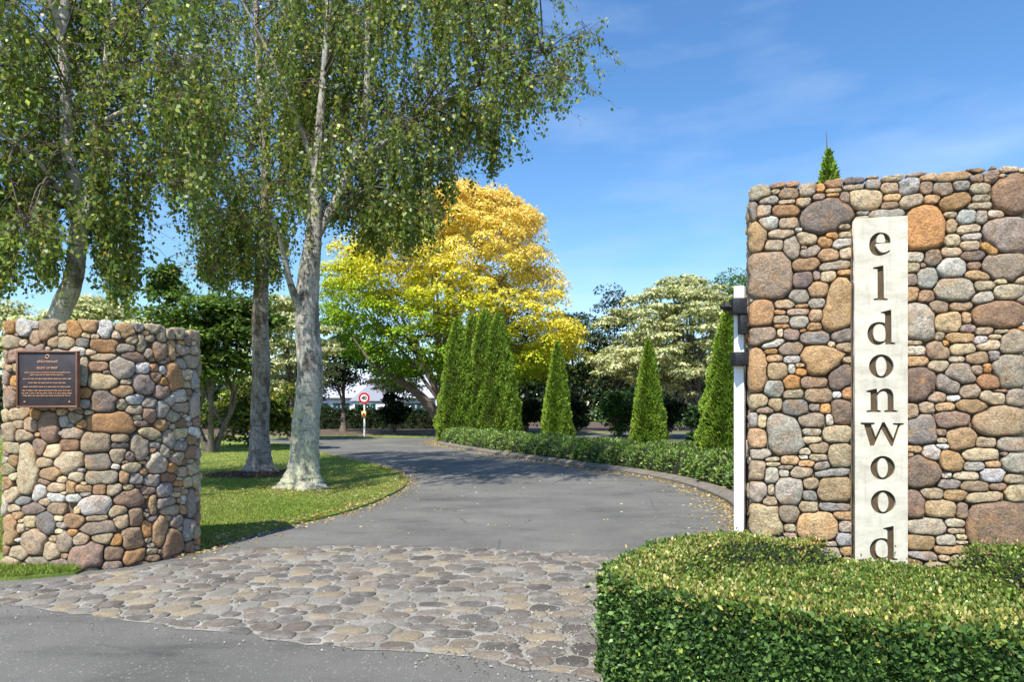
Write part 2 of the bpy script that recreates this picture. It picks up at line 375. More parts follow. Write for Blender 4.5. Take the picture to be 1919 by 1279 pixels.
def stone_geo(c, poly, bulge, fmap, rng, prof=PROF):
    K = len(poly); uv, hh = [], []
    tilt = rng.normal(0, 0.16, 2); size = np.abs(poly).max()
    ph = rng.uniform(0, 6.28, 4)
    for k, (sc_, h) in enumerate(prof):
        q = poly * sc_
        lump = 0.13 * np.sin(q[:, 0] / size * 3.1 + ph[0]) * np.sin(q[:, 1] / size * 2.7 + ph[1]) + 0.08 * np.sin(q[:, 0] / size * 6 + ph[2]) * np.cos(q[:, 1] / size * 6 + ph[3])
        hv = h if k == 0 else bulge * (h + (lump * 1.6 + (q @ tilt) / size * 1.2) * min(1, max(h, 0) * 1.2))
        uv.append(q + c); hh.append(np.broadcast_to(hv, (K,)))
    uv.append(c[None]); hh.append(np.array([bulge * prof[-1][1]]))
    uv = np.vstack(uv); hh = np.concatenate(hh); V = fmap(uv, hh)
    n = len(prof); fs = []
    for r in range(n - 1):
        for j in range(K):
            j2 = (j + 1) % K; fs.append((r * K + j, r * K + j2, (r + 1) * K + j2, (r + 1) * K + j))
    top = n * K
    for j in range(K): fs.append(((n - 1) * K + j, (n - 1) * K + (j + 1) % K, top, top))
    return V, np.array(fs)
def emit_stones(parent, cs, polys, cols, bulge_fn, fmap, rng, mat, name, rest_name, most=300, prof=PROF):
    area = [np.abs(np.cross(p, np.roll(p, -1, 0))).sum() if False else float(np.abs((p[:, 0] * np.roll(p[:, 1], -1) - p[:, 1] * np.roll(p[:, 0], -1)).sum())) for p in polys]
    order = np.argsort(-np.array(area)); rest, rc = [], []
    order = [i for i in order if np.ptp(polys[i], axis=0).min() > .02]
    for k, i in enumerate(order):
        V, Fq = stone_geo(cs[i], polys[i], bulge_fn(polys[i]), fmap, rng, prof)
        if k < most:
            fl = [tuple(f) if f[2] != f[3] else tuple(f[:3]) for f in Fq.tolist()]
            mesh(name, V, fl, mat, parent, col=cols[i], smooth=True, origin=V.mean(0))
        else:
            rest.append((V, Fq)); rc.append(np.tile(cols[i], (len(Fq), 1)))
    if rest:
        V, Fq = join(rest); fl = [tuple(f) if f[2] != f[3] else tuple(f[:3]) for f in Fq.tolist()]
        o = mesh(rest_name, V, fl, mat, parent, col=np.vstack(rc), smooth=True); o['kind'] = 'stuff'
SC = {'t': lin(186, 168, 140), 'o': lin(200, 150, 94), 'b': lin(158, 128, 102), 'g': lin(160, 154, 145), 'p': lin(152, 133, 121),
      'w': lin(208, 203, 193), 'd': lin(112, 106, 103), 'y': lin(212, 193, 154)}
def stone_col(code, rng):
    c = np.mean([SC[k] for k in code], 0) * np.exp(rng.normal(0, 0.10)); return np.clip(c * np.array([1 + rng.normal(0, .03), 1, 1 + rng.normal(0, .04)]), 0, .85)
class WallPath:
    """face of a wall: s runs along the plan line, v is height, h stands out from the face"""
    def __init__(self, pts, r=0.07):
        p = [np.array(q, float) for q in pts]; out = [p[0]]
        for i in range(1, len(p) - 1):
            a = p[i] + unit(p[i - 1] - p[i]) * min(r, np.linalg.norm(p[i - 1] - p[i]) * .45); b = p[i] + unit(p[i + 1] - p[i]) * min(r, np.linalg.norm(p[i + 1] - p[i]) * .45)
            for t in np.linspace(0, 1, 7): out.append((1 - t) ** 2 * a + 2 * t * (1 - t) * p[i] + t * t * b)
        out.append(p[-1]); out = np.array(out)
        s = np.r_[0, np.cumsum(np.hypot(*np.diff(out, axis=0).T))]
        self.s = np.linspace(0, s[-1], 400); self.p = np.stack([np.interp(self.s, s, out[:, k]) for k in (0, 1)], 1)
        t = np.gradient(self.p, axis=0); t = unit(np.stack([np.convolve(np.pad(t[:, k], 5, 'edge'), np.ones(11) / 11, 'valid') for k in (0, 1)], 1))
        self.n = np.stack([t[:, 1], -t[:, 0]], 1); self.len = s[-1]
        self.px = 960 + F * self.p[:, 0] / self.p[:, 1]
    def map(self, uv, h):
        x = [np.interp(uv[:, 0], self.s, self.p[:, k]) + h * np.interp(uv[:, 0], self.s, self.n[:, k]) for k in (0, 1)]
        return np.stack([x[0], x[1], uv[:, 1]], 1)
    def from_px(self, x, y, s0, s1):
        m = (self.s >= s0) & (self.s <= s1); s = np.interp(x, self.px[m], self.s[m]); D = np.interp(s, self.s, self.p[:, 1])
        return s, HC - (y - HOR) * D / F, D / F
    def core(self, inset, H, step=8):
        q = (self.p - self.n * inset)[::step]; n = len(q)
        V = np.vstack([np.c_[q, np.zeros(n) - 0.05], np.c_[q, np.full(n, H)]])
        return V, [(i, i + 1, i + 1 + n, i + n) for i in range(n - 1)] + [tuple(range(n, 2 * n)), tuple(range(n - 1, -1, -1)), (n - 1, 0, n, 2 * n - 1)]
def build_wall(name, path, H, traced, label, rng, sizes, tries, holes=(), front=(0, 1), top_amp=0.008):
    root = props(empty(name, (path.p[:, 0].mean(), path.p[:, 1].mean(), 0)), label, 'stone wall')
    ph = rng.uniform(0, 6, 3)
    def inside(p):
        u, v = p[..., 0], p[..., 1]
        ok = (u > 0) & (u < path.len) & (v > -0.04) & (v < H + top_amp * np.sin(u * 9 + ph[0]) * np.sin(u * 23 + ph[1]))
        for (a, b, c, d) in holes: ok &= ~((u > a) & (u < b) & (v > c) & (v < d))
        return ok
    seeds, codes = [], []
    for (x, y, w, h, code, ang) in traced:
        s, v, k = path.from_px(x, y, *front)
        seeds.append((s, v, w * k / 2 * 0.97, h * k / 2 * 0.97, ang)); codes.append(code)
    n0 = len(seeds)
    seeds = fill_seeds(seeds, (0, path.len, -0.02, H - .03), sizes, rng, tries, inside, (1.0, 2.2), .62)
    opts = ['t', 't', 't', 'to', 'g', 'w', 'p', 'b', 'ty', 'tg', 'o', 'bp', 'y']
    codes += [opts[i] for i in rng.integers(0, len(opts), len(seeds) - n0)]
    cs, polys = cells(seeds, inside, cap=1.4)
    cols = [stone_col(c, rng) for c in codes]
    V, Fs = path.core(0.03, H - 0.05); mesh('mortar_core', V, Fs, M_CORE, root)
    emit_stones(root, cs, polys, cols, lambda p: 0.014 + 0.12 * min(np.ptp(p[:, 0]), np.ptp(p[:, 1])) * rng.uniform(.55, 1.15), path.map, rng, M_STONE, 'stone', 'small_stones')
    return root
def trace(txt, sc_, ox, oy):
    out = []
    for it in txt.split(';'):
        f = it.split()
        if len(f) >= 5: out.append((ox + float(f[0]) / sc_, oy + float(f[1]) / sc_, float(f[2]) / sc_, float(f[3]) / sc_, f[4], math.radians(float(f[5])) if len(f) > 5 else 0.0))
    return out
R2 = """195 232 150 105 gt;320 187 100 40 b;415 178 85 45 b;503 160 90 30 t;587 150 55 40 g;668 170 110 65 b;790 160 130 50 d;905 138 90 25 t;1025 138 150 60 t;1175 115 140 45 tg;1270 95 45 25 b;1355 92 135 30 bg;1540 88 150 50 bp;1642 75 80 40 g;1745 88 120 45 t;310 230 50 30 t;388 242 120 65 bt;502 215 100 90 t;583 207 50 55 o;665 222 100 25 t;790 202 130 35 t;905 185 90 70 g;1010 207 110 70 tb;1128 197 125 105 wg;1230 207 75 80 bp;1243 140 100 45 ot;1410 133 215 60 to 5;1545 148 75 50 b;1632 140 90 85 bp;1700 135 40 35 t;1335 217 118 88 dg;1447 195 100 70 dg;1565 210 125 70 t;1745 245 210 260 b;267 282 110 50 g;378 292 108 28 t;482 298 95 65 t;572 262 75 45 bg;658 250 85 22 bo;733 272 60 75 pd;862 277 200 128 ty;1022 268 110 50 ot;1010 313 105 50 b;1140 287 140 85 t 15;1268 277 98 60 to;1407 292 195 110 bo 15;1570 270 110 45 t;165 350 72 125 g;238 350 90 85 gt;370 350 190 75 bo;622 383 330 220 dp -8;265 418 118 90 w;388 422 120 75 t;845 360 85 25 g;838 392 105 25 t;1002 367 210 62 wg;1222 450 245 285 oo;1378 370 95 40 t;1485 382 122 95 wg;1570 385 75 95 g;1658 368 105 55 tw;1560 318 165 45 t;1720 497 280 220 gp;192 510 120 190 yo;340 490 150 60 t;450 463 45 25 w;497 520 125 80 ty -15;295 560 120 75 t;405 575 95 150 tg;722 443 100 48 bt;653 498 75 50 o;735 493 80 42 t;612 538 90 65 ob;715 548 112 62 tw 15;520 598 120 75 tg 20;487 574 45 22 t;630 620 130 75 to;738 605 75 80 t;1385 445 65 90 tb;1493 462 148 65 t 8;1393 528 92 85 ty;1512 503 130 52 gw;1502 562 115 65 t;1620 577 125 62 o -40;1385 600 130 62 t;1515 625 140 65 d;1160 630 125 62 yw;1275 632 105 105 bg;1145 697 95 62 t;1212 682 30 30 p;1393 697 172 130 w;1525 685 90 48 pb;1705 695 250 180 pt;262 740 280 300 pt;492 675 165 85 b 8;670 685 200 55 gt 8;727 728 85 35 bo;472 772 122 100 pd;560 745 45 55 p;632 750 95 80 ty;573 832 128 100 ot;690 930 165 360 ot -8;452 872 120 80 tg;1138 770 75 75 p;1240 763 118 130 twg;1405 825 250 145 tg;1555 745 175 65 to -8;1585 805 125 65 t;1690 780 80 40 y;1740 845 180 95 yt;1145 860 95 90 to;1228 873 110 85 b;1198 1025 180 255 tw -8;1305 938 125 85 bt;1445 935 140 52 tb;1583 882 125 75 tw 15;1670 985 310 170 b;210 975 175 175 ob;360 922 118 58 t;470 933 85 25 ob;567 915 105 65 tg;333 970 75 35 bo;445 970 140 45 pt;340 1017 100 55 t;452 1030 110 80 wg;555 990 80 75 tb;345 1055 95 25 bo;545 1062 88 55 bo;1362 1030 172 120 tyo;1480 1005 60 70 to;218 1118 190 120 bt;335 1100 38 50 y;405 1110 95 70 p;550 1125 175 85 g;475 1085 40 25 o;712 1115 125 85 pg 15;290 1165 155 50 wg 12;400 1195 140 85 pt;652 1168 45 42 t;725 1185 95 55 tb;275 1212 90 35 o;300 1255 105 45 ot;1490 1070 95 50 p;1590 1085 105 58 bt;1315 1118 50 55 t;1440 1130 175 65 to;1570 1145 80 65 w;1655 1120 90 35 t;1700 1090 105 30 t;1158 1157 98 32 tb;1350 1165 40 50 o;1165 1207 125 58 tw;1305 1205 135 110 bt;1455 1195 155 75 ty;1615 1170 150 65 t;1770 1150 160 160 tp;1550 1250 150 70 bt;1645 1240 75 65 g"""
R3 = """172 130 115 255 ot;372 73 100 45 wg;288 138 110 95 oty;368 125 40 55 w;420 105 60 28 to;425 142 62 42 o;530 78 220 160 to;640 175 130 145 pd;675 75 60 32 t;268 235 110 90 gw;368 200 90 78 o;495 202 148 65 tb;680 258 62 85 ob;382 267 112 50 t;515 272 148 82 tb;620 270 50 40 w;175 312 125 95 ty;275 327 80 70 bt;222 352 105 40 bt;390 345 142 100 dg;495 340 65 45 g;557 348 60 55 o;650 362 115 135 pdb;145 410 75 85 wg;205 418 45 82 y;330 488 190 235 pw;480 412 165 82 pt;578 410 48 65 w;478 477 108 45 tg;480 522 110 40 ty;628 490 165 95 t;168 515 130 118 ot;185 598 145 62 tw;525 565 95 65 bt;442 588 65 40 tg;640 608 128 135 t;518 620 102 40 t;262 628 90 25 t;358 632 100 50 to;435 617 50 25 w;265 658 80 25 ty;452 655 85 45 to;335 675 85 25 p;170 695 108 110 t;258 720 80 90 tw;325 708 60 42 gw;425 700 128 65 t 10;535 668 90 50 pg 20;597 705 215 48 g 5;352 805 155 150 tw;172 812 108 125 tw;255 798 38 70 t;482 765 95 65 tb;605 793 208 142 tb;470 833 85 60 g;247 865 85 60 bt;463 895 98 65 ty;612 895 190 48 g;210 965 215 190 yt;348 935 125 95 tp;510 1005 230 165 oy;658 943 110 50 to;672 1007 82 65 gt;360 1013 68 45 t;362 1053 65 30 p;668 1075 98 75 wg;290 1082 85 50 g;385 1085 75 30 p;490 1105 110 40 o;585 1100 70 30 t;680 1140 80 50 to;1065 83 128 58 to;1185 110 112 62 t;1290 72 82 32 tw;1085 215 160 200 bd;1300 155 155 118 tg;1590 135 200 190 tg;1458 122 50 55 o;1395 133 78 50 pt;1472 195 118 85 ob;1238 210 135 105 pg -20;1362 250 105 80 pt;1170 282 115 62 pt;1268 287 75 38 w;1487 285 138 80 ty;1630 285 130 100 tg;1530 248 100 18 b;1118 338 82 72 t;1225 338 110 50 to;1375 338 180 85 to;1268 405 190 105 pb 8;1040 365 70 95 bt;1090 460 160 170 pg;1200 478 58 40 bp;1315 515 150 140 to;1530 415 300 165 bt;1450 535 115 62 t;1600 543 175 85 tg;1208 525 58 30 t;1210 557 85 28 w;1052 573 92 40 ot;1147 597 98 105 w;1105 697 190 190 pbd;1255 640 135 118 ot;1420 600 220 75 ty;1550 600 45 25 p;1385 668 112 50 g;1490 657 85 42 ot;1615 645 145 100 wt;1230 718 52 38 yw;1338 722 150 45 yt;1487 717 130 78 w;1610 738 120 48 t;1240 768 132 55 pg;1385 780 150 58 tb;1515 783 100 38 p;1060 885 100 170 bp;1147 818 128 68 t;1280 830 128 65 to;1440 843 220 62 ty 6;1612 825 110 95 ty;1193 905 180 100 oty;1320 918 62 95 bp;1123 1003 210 105 wy;1275 985 122 52 yw;1510 1010 330 330 pb;1287 1028 100 32 t;1092 1093 155 92 ot;1225 1085 112 70 tw;1318 1063 60 35 y;1320 1093 75 22 t;1260 1133 210 55 to;1090 1165 150 55 g"""
LW = """207 130 78 78 tb;432 128 48 75 w;522 133 62 52 ot;573 120 38 38 g;430 197 90 55 ob;150 168 36 68 tb;230 177 48 50 t;668 150 35 62 t;740 137 48 55 t;775 175 40 42 tp;828 172 22 70 t;582 190 35 90 t;663 217 58 72 pb;706 215 38 78 to;790 257 75 55 t;520 208 75 32 gt;433 242 88 28 t;505 287 85 88 tg;587 290 50 48 w;635 288 30 30 ob;718 325 75 105 ob 20;425 343 95 65 ty;593 348 90 75 gp;640 325 48 42 b;805 338 48 75 g;350 392 55 42 o;430 427 98 88 pd;740 405 60 60 wt;803 438 48 110 tw;350 434 55 35 g;500 438 45 38 t;618 437 60 45 g;668 460 60 75 gw;460 515 178 85 bo;205 522 82 130 bp;132 523 58 68 bt;37 553 75 75 t;268 507 42 42 w;345 518 40 35 o;315 493 50 42 t;402 592 112 85 tb;490 577 62 38 bt;580 615 60 108 gt;698 585 55 75 g;665 520 45 50 ob;118 708 82 225 yt;290 675 105 95 ty 25;485 650 60 60 t;412 672 100 68 pg;490 608 65 25 d;647 683 75 82 ytw;680 630 40 55 tw;710 702 45 42 o;60 667 42 55 to;545 700 60 42 ty;422 740 132 52 tg;28 763 52 55 ot;165 803 55 65 w;240 783 75 35 ty;295 778 38 52 ot;560 743 50 45 g;512 737 40 45 ot;680 787 75 65 g;535 822 100 65 pb;395 855 105 80 w;235 824 72 38 w;237 867 65 52 bt;630 850 30 100 to;785 845 42 130 pg;755 830 25 38 w;193 930 82 82 dg;45 955 62 120 ot;558 908 52 68 bp;415 790 50 42 po;150 1005 92 112 wo;410 950 118 55 bg;400 908 75 25 t;505 920 55 55 t;605 955 40 70 o;660 965 64 120 ot;778 955 60 85 g;725 920 55 55 gp;548 995 80 95 bt;708 1010 92 115 b;270 1008 72 78 tg;335 1000 65 60 t;215 1045 68 75 t;360 1060 135 120 pb;470 1055 82 62 bp;553 1065 98 62 bo;482 1000 45 45 o;627 1045 52 28 t;625 1073 65 28 b;782 1030 45 50 bp;155 1085 95 40 gt;250 1095 85 35 g;465 1100 78 32 bg;15 850 45 90 tw;40 410 75 75 bt;22 325 50 58 pt;30 240 25 55 tb;65 345 30 42 o;340 300 40 120 wy;318 220 70 40 w"""
rng = np.random.default_rng(5)
RP = WallPath([(1.96, 5.62), (1.785, 5.07), (3.515, 4.67), (3.66, 5.22)])
r0 = float(np.hypot(0.175, 0.55)); r1 = r0 + float(np.hypot(1.73, 0.40))
bx0 = RP.from_px(1598, 700, r0 - 0.05, r1 + 0.05)[0]; bx1 = RP.from_px(1695.5, 700, r0 - 0.05, r1 + 0.05)[0]
bz1 = RP.from_px(1647, 412, r0, r1)[1]
build_wall('stone_gate_wall', RP, 3.18, trace(R2, 1833 / 559, 1360, 290) + trace(R3, 1663 / 559, 1360, 650),
           'tall river-stone gate wall holding the vertical eldonwood sign board', np.random.default_rng(7), (0.06, 0.045, 0.034, 0.026, 0.02), 700,
           holes=[(bx0 - .006, bx1 + .006, -1, bz1 + .006)], front=(r0 - 0.04, r1 + 0.04))
LP = WallPath([(-4.98, 7.0), (-4.79, 6.42), (-4.0, 6.36), (-3.72, 6.5), (-3.5, 6.82), (-3.33, 7.3), (-3.75, 7.62)], 0.09)
l0 = float(np.hypot(.19, .58)); l1 = LP.len - float(np.hypot(.42, .32))
build_wall('stone_pillar_wall', LP, 2.36, trace(LW, 926 / 420, 0, 560), 'curved river-stone wall carrying the bronze plaque', np.random.default_rng(11),
           (0.07, 0.056, 0.045, 0.036, 0.028, 0.021), 1000, front=(l0 - 0.03, l1 + 0.03))

# ------------------------------------------------------------------ sign board with engraved letters
def board_mat():
    m, nt, b, out = new_mat('cream_concrete'); p = pos(nt)
    c = ramp(nt, noise(nt, 5, 6, 0.7, pos(nt, (1, 1, 2.2))), [(0.3, lin(172, 166, 150)), (0.6, lin(206, 201, 185))])
    c = mixc(nt, ramp(nt, noise(nt, 9, 7, 0.7, pos(nt, (3, 3, .35))), [(0.52, g3(0)), (0.75, g3(0.4))]), c, lin(120, 112, 96))
    c = mixc(nt, ramp(nt, noise(nt, 3.3, 7, 0.75, p), [(0.6, g3(0)), (0.8, g3(0.7))]), c, lin(128, 124, 114))
    nt.links.new(c, b.inputs['Base Color']); b.inputs['Roughness'].default_value = 0.8
    bump(nt, b, noise(nt, 80, 4, 0.7, p), 0.25, 0.004); return m
M_BOARD = board_mat(); M_LETTER = plain('brown_letter_paint', lin(80, 64, 44), 0.8, var=0.2, scale=20)
GL = {'e': ([(512, 295), (508, 250), (480, 212), (430, 197), (380, 205), (335, 245), (317, 305), (325, 360), (355, 398), (400, 411), (450, 402), (497, 378), (508, 362), (500, 359), (470, 376), (430, 376), (398, 350), (381, 303)],
            [(382, 289), (386, 248), (405, 220), (430, 213), (452, 230), (460, 286)]),
      'l': ([(350, 517), (445, 497), (450, 795), (485, 801), (485, 815), (355, 815), (355, 801), (392, 795), (390, 534), (350, 530)],),
      'd': ([(515, 900), (517, 1195), (552, 1201), (552, 1216), (460, 1216), (461, 1193), (430, 1212), (390, 1222), (345, 1210), (310, 1170), (298, 1120), (308, 1070), (340, 1030), (390, 1013), (430, 1014), (458, 1022), (458, 945), (445, 936), (420, 931), (420, 922)],
            [(350, 1120), (362, 1062), (393, 1034), (435, 1040), (458, 1075), (460, 1168), (435, 1188), (400, 1188), (365, 1165)]),
      'n': ([(343, 541), (455, 518), (460, 562), (500, 527), (560, 517), (610, 535), (633, 580), (635, 748), (678, 757), (678, 772), (533, 772), (533, 757), (570, 748), (570, 600), (555, 562), (520, 549), (482, 570), (463, 600), (463, 748), (500, 757), (500, 772), (343, 772), (343, 757), (388, 748), (385, 562), (343, 556)],),
      'w': ([(283, 882), (435, 882), (435, 900), (400, 906), (443, 1035), (514, 878), (541, 878), (632, 1050), (678, 910), (630, 905), (630, 888), (745, 888), (745, 905), (712, 911), (637, 1138), (608, 1138), (512, 960), (435, 1133), (385, 1133), (318, 906), (283, 900)],)}
el = lambda cx, cy, rx, ry: [(cx + rx * math.cos(t) , cy + ry * math.sin(t)) for t in np.linspace(0, 2 * math.pi, 28, endpoint=False)]
GL['o'] = (el(506, 280, 133, 128), el(505, 282, 56, 103))
SCALE = {'e': 4.917, 'l': 4.917, 'd': 4.917, 'n': 5.811, 'w': 5.811, 'o': 5.811}
SMOOTH = {'e', 'd0'}
board = props(empty('sign_board', (0, 0, 0)), 'tall cream concrete board with engraved brown letters reading eldonwood downwards', 'sign')
nB = -np.array([RP.n[200][0], RP.n[200][1], 0]); tB = np.array([-RP.n[200][1], RP.n[200][0], 0])   # along the face
org = np.append(RP.map(np.array([[bx0, 0.0]]), np.array([0.0]))[0][:2], 0.0)
def to_board(x, y):
    s, v, k = RP.from_px(x, y, r0 - .05, r1 + .05); return (s - bx0, v)
def filled(name, loops, extrude, mat, parent, off):
    cu = bpy.data.curves.new(name, 'CURVE'); cu.dimensions = '2D'; cu.fill_mode = 'BOTH'; cu.extrude = extrude
    for lp in loops:
        sp = cu.splines.new('POLY'); sp.points.add(len(lp) - 1); sp.use_cyclic_u = True
        for q, (a, b) in zip(sp.points, lp): q.co = (a, b, 0, 1)
    tmp = bpy.data.objects.new('tmp_outline', cu); COL.objects.link(tmp); bpy.context.view_layer.update()
    me = bpy.data.meshes.new_from_object(tmp.evaluated_get(bpy.context.evaluated_depsgraph_get()))
    bpy.data.objects.remove(tmp); bpy.data.curves.remove(cu)
    me.materials.clear(); me.materials.append(mat); me.name = name
    o = bpy.data.objects.new(name, me); COL.objects.link(o)
    z = -nB; M = Matrix(((tB[0], 0, z[0], org[0] + z[0] * off), (tB[1], 0, z[1], org[1] + z[1] * off), (0, 1, 0, 0), (0, 0, 0, 1)))
    o.matrix_world = M; o.parent = parent; return o
letters, loops = [('e', 1644, 462), ('l', 1645, 533.5), ('d', 1646.7, 616), ('o', 1646.7, 688), ('n', 1648, 751), ('w', 1648.3, 814), ('o', 1649.3, 876), ('o', 1650.3, 939.5), ('d', 1651, 1016)], []
wd_ = bx1 - bx0
loops.append([(0, 0.02), (wd_, 0.02), (wd_, bz1), (0, bz1)])
def round_loop(lp, ch, k):
    if ch == 'e' or (ch == 'd' and k == 1): return [tuple(p) for p in smooth_path(np.array(list(lp) + [lp[0]]), 3)[:-1]]
    if ch == 'd': return list(lp[:5]) + [tuple(p) for p in smooth_path(np.array(lp[5:16]), 3)] + list(lp[16:])
    if ch == 'n': return list(lp[:2]) + [tuple(p) for p in smooth_path(np.array(lp[2:7]), 3)] + list(lp[7:13]) + [tuple(p) for p in smooth_path(np.array(lp[13:18]), 3)] + list(lp[18:])
    return list(lp)
let_loops = []
for ch, cx, cy in letters:
    g = GL[ch]; o_ = np.array(g[0]); mid = (o_.min(0) + o_.max(0)) / 2; ls = []
    for k, lp in enumerate(g):
        lp = round_loop(lp, ch, k)
        ls.append([to_board(cx + (a - mid[0]) / SCALE[ch], cy + (b - mid[1]) / SCALE[ch]) for a, b in lp])
    let_loops.append((ch, ls)); loops += ls
filled('panel', loops, 0.012, M_BOARD, board, 0.058)
filled('backing', [[(0.002, 0.02), (wd_ - .002, 0.02), (wd_ - .002, bz1 - .002), (0.002, bz1 - .002)]], 0.03, M_BOARD, board, 0.012)
for ch, ls in let_loops: filled('letter', ls, 0.002, M_LETTER, board, 0.0455)

# ------------------------------------------------------------------ bronze plaque
M_BRONZE = plain('dark_bronze', lin(66, 60, 62), 0.5, metal=0.5, var=0.2, scale=12)
M_COPPER = plain('copper_edge', lin(128, 92, 72), 0.45, metal=0.5, var=0.2, scale=20)
M_RAISED = plain('raised_copper_lettering', lin(206, 156, 120), 0.5, metal=0.2, var=0.1)
D_P = 6.26
pc = P(91.5, 711.5, D_P); pw, ph_ = 108 * D_P / F, 103 * D_P / F
plaque = props(empty('bronze_plaque', tuple(pc)), 'square dark bronze plaque with raised copper lettering on the curved stone wall', 'plaque')
bevel(mesh('plate', *box(pc, (pw, 0.03, ph_)), M_BRONZE, plaque, origin=pc), .003)
for dx, dz, sx, sz in ((0, ph_ / 2, pw + .03, .016), (0, -ph_ / 2, pw + .03, .016), (pw / 2 + .007, 0, .016, ph_ - .017), (-pw / 2 - .007, 0, .016, ph_ - .017)):
    c = pc + np.array([dx, -.004, dz]); bevel(mesh('border', *box(c, (sx, .05, sz)), M_COPPER, plaque, origin=c), .003)
for dx in (-.205, .205):
    c = pc + np.array([dx, -.018, -ph_ / 2 + .045]); mesh('screw', *box(c, (.012, .01, .012), 0), M_RAISED, plaque, origin=c)
def text_mesh(name, s, c, size, mat, parent, width=None, rz=0.0, ext=0.002, bold=0.0):
    cu = bpy.data.curves.new(name, 'FONT'); cu.body = s; cu.size = size; cu.align_x = 'CENTER'; cu.align_y = 'CENTER'; cu.extrude = ext; cu.offset = bold
    tmp = bpy.data.objects.new('tmp_text', cu); COL.objects.link(tmp); bpy.context.view_layer.update()
    me = bpy.data.meshes.new_from_object(tmp.evaluated_get(bpy.context.evaluated_depsgraph_get())); bpy.data.objects.remove(tmp)
    V = np.zeros(len(me.vertices) * 3); me.vertices.foreach_get('co', V); V = V.reshape(-1, 3)
    if width: V[:, 0] *= width / max(1e-6, np.ptp(V[:, 0]))
    V = np.stack([V[:, 0], -V[:, 2], V[:, 1]], 1)
    me.vertices.foreach_set('co', V.ravel()); me.update(); me.materials.clear(); me.materials.append(mat)
    o = bpy.data.objects.new(name, me); COL.objects.link(o); o.parent = parent; o.location = np.array(c) - parent_origin(parent); return o
def pl(y): return pc + np.array([-.0, -.017, (711.5 - y) * D_P / F])
for s, y, size, w in (('eldonwood', 678, .034, .185), ('RIGHT OF WAY', 690.5, .032, .19), ('PUBLIC ACCESS OVER THE PRIVATE ROADS OF ELDONWOOD IS', 699, .016, .42)):
    text_mesh('lettering', s, pl(y), size, M_RAISED, plaque, w)
# the smaller lines cannot be read in the photograph: raised strokes of the same length and height
rp_ = np.random.default_rng(17)
for y, w, h in ((703.5, .31, .011), (711, .44, .012), (718.5, .34, .011), (726, .43, .012), (733, .45, .011), (738, .46, .011), (742.5, .44, .011)):
    c0 = pl(y); x = -w / 2; bars = []; word = int(rp_.integers(3, 9))
    while x < w / 2:
        if word == 0: x += .007; word = int(rp_.integers(2, 9)); continue
        k = rp_.uniform(.0022, .0042); hh = h * rp_.uniform(.6, 1.0); bars.append(box(c0 + np.array([x, 0, (hh - h) * rp_.uniform(-.5, .5)]), (k, .004, hh))); x += k + rp_.uniform(.0018, .0034); word -= 1
    V, Fq = join(bars); mesh('lettering', V, Fq, M_RAISED, plaque, origin=c0)
ang = np.linspace(0, 2 * np.pi, 20)
V, Fq = tube(np.stack([.016 * np.cos(ang), np.zeros(20), .016 * np.sin(ang)], 1) + pl(669), np.full(20, .004), 6)
mesh('emblem', V, Fq, M_RAISED, plaque, origin=pl(669))

# ------------------------------------------------------------------ gate folded open behind the wall
gate = props(empty('white_gate', (1.7, 5.2, 0)), 'white timber gate swung open behind the tall stone wall, with black iron hinges', 'gate')
gp = P(1387, 770, 5.22); gx, gy = gp[0], 5.22
ang_g = math.atan2(1.0, 0.62); gd = np.array([math.cos(ang_g), math.sin(ang_g), 0])
def gpart(name, along, z, L, hgt, th, mat, side=0.0, bev=.005):
    c = np.array([gx, gy, 0]) + gd * along + np.array([-gd[1], gd[0], 0]) * side + np.array([0, 0, z])
    bevel(mesh(name, *box(c, (L, th, hgt), ang_g), mat, gate, origin=c), bev)
gpart('stile', 0.0, 1.27, 0.072, 2.36, 0.075, M_WHITE)
gpart('stile', 2.6, 1.2, 0.09, 2.2, 0.075, M_WHITE)
for z in (0.3, 1.2, 2.1): gpart('rail', 1.3, z, 2.5, 0.13, 0.06, M_WHITE)
for k in range(15): gpart('board', 0.13 + k * 0.167, 1.2, 0.155, 1.6, 0.025, M_WHITE, 0.044, .003)
def iron(name, x0, y0, x1, y1, D, th, parent=gate, sub=None):
    a, b = P(x0, y0, D), P(x1, y1, D); c = (a + b) / 2
    return bevel(mesh(name, *box(c, (abs(b[0] - a[0]), th, abs(b[2] - a[2]))), M_IRON, parent, origin=c), .006)
hb = iron('hinge_bracket', 1370, 560, 1397, 590, 5.14, 0.10)
iron('hinge_plate', 1385, 588, 1400, 627, 5.13, 0.06)
V, Fq = tube(np.array([P(1351, 576, 5.14), P(1372, 576, 5.14)]), [.018, .018], 10); mesh('pin', V, Fq, M_IRON, gate, origin=V.mean(0))
V, Fq = tube(np.array([P(1357, 576, 5.14), P(1366, 576, 5.14)]), [.036, .036], 6); V2, F2 = V, [tuple(f) for f in Fq] + [tuple(range(6)), tuple(range(11, 5, -1))]; mesh('nut', V2, F2, M_IRON, gate, origin=V.mean(0))
iron('strap', 1373.5, 661, 1399, 686, 5.15, 0.12)

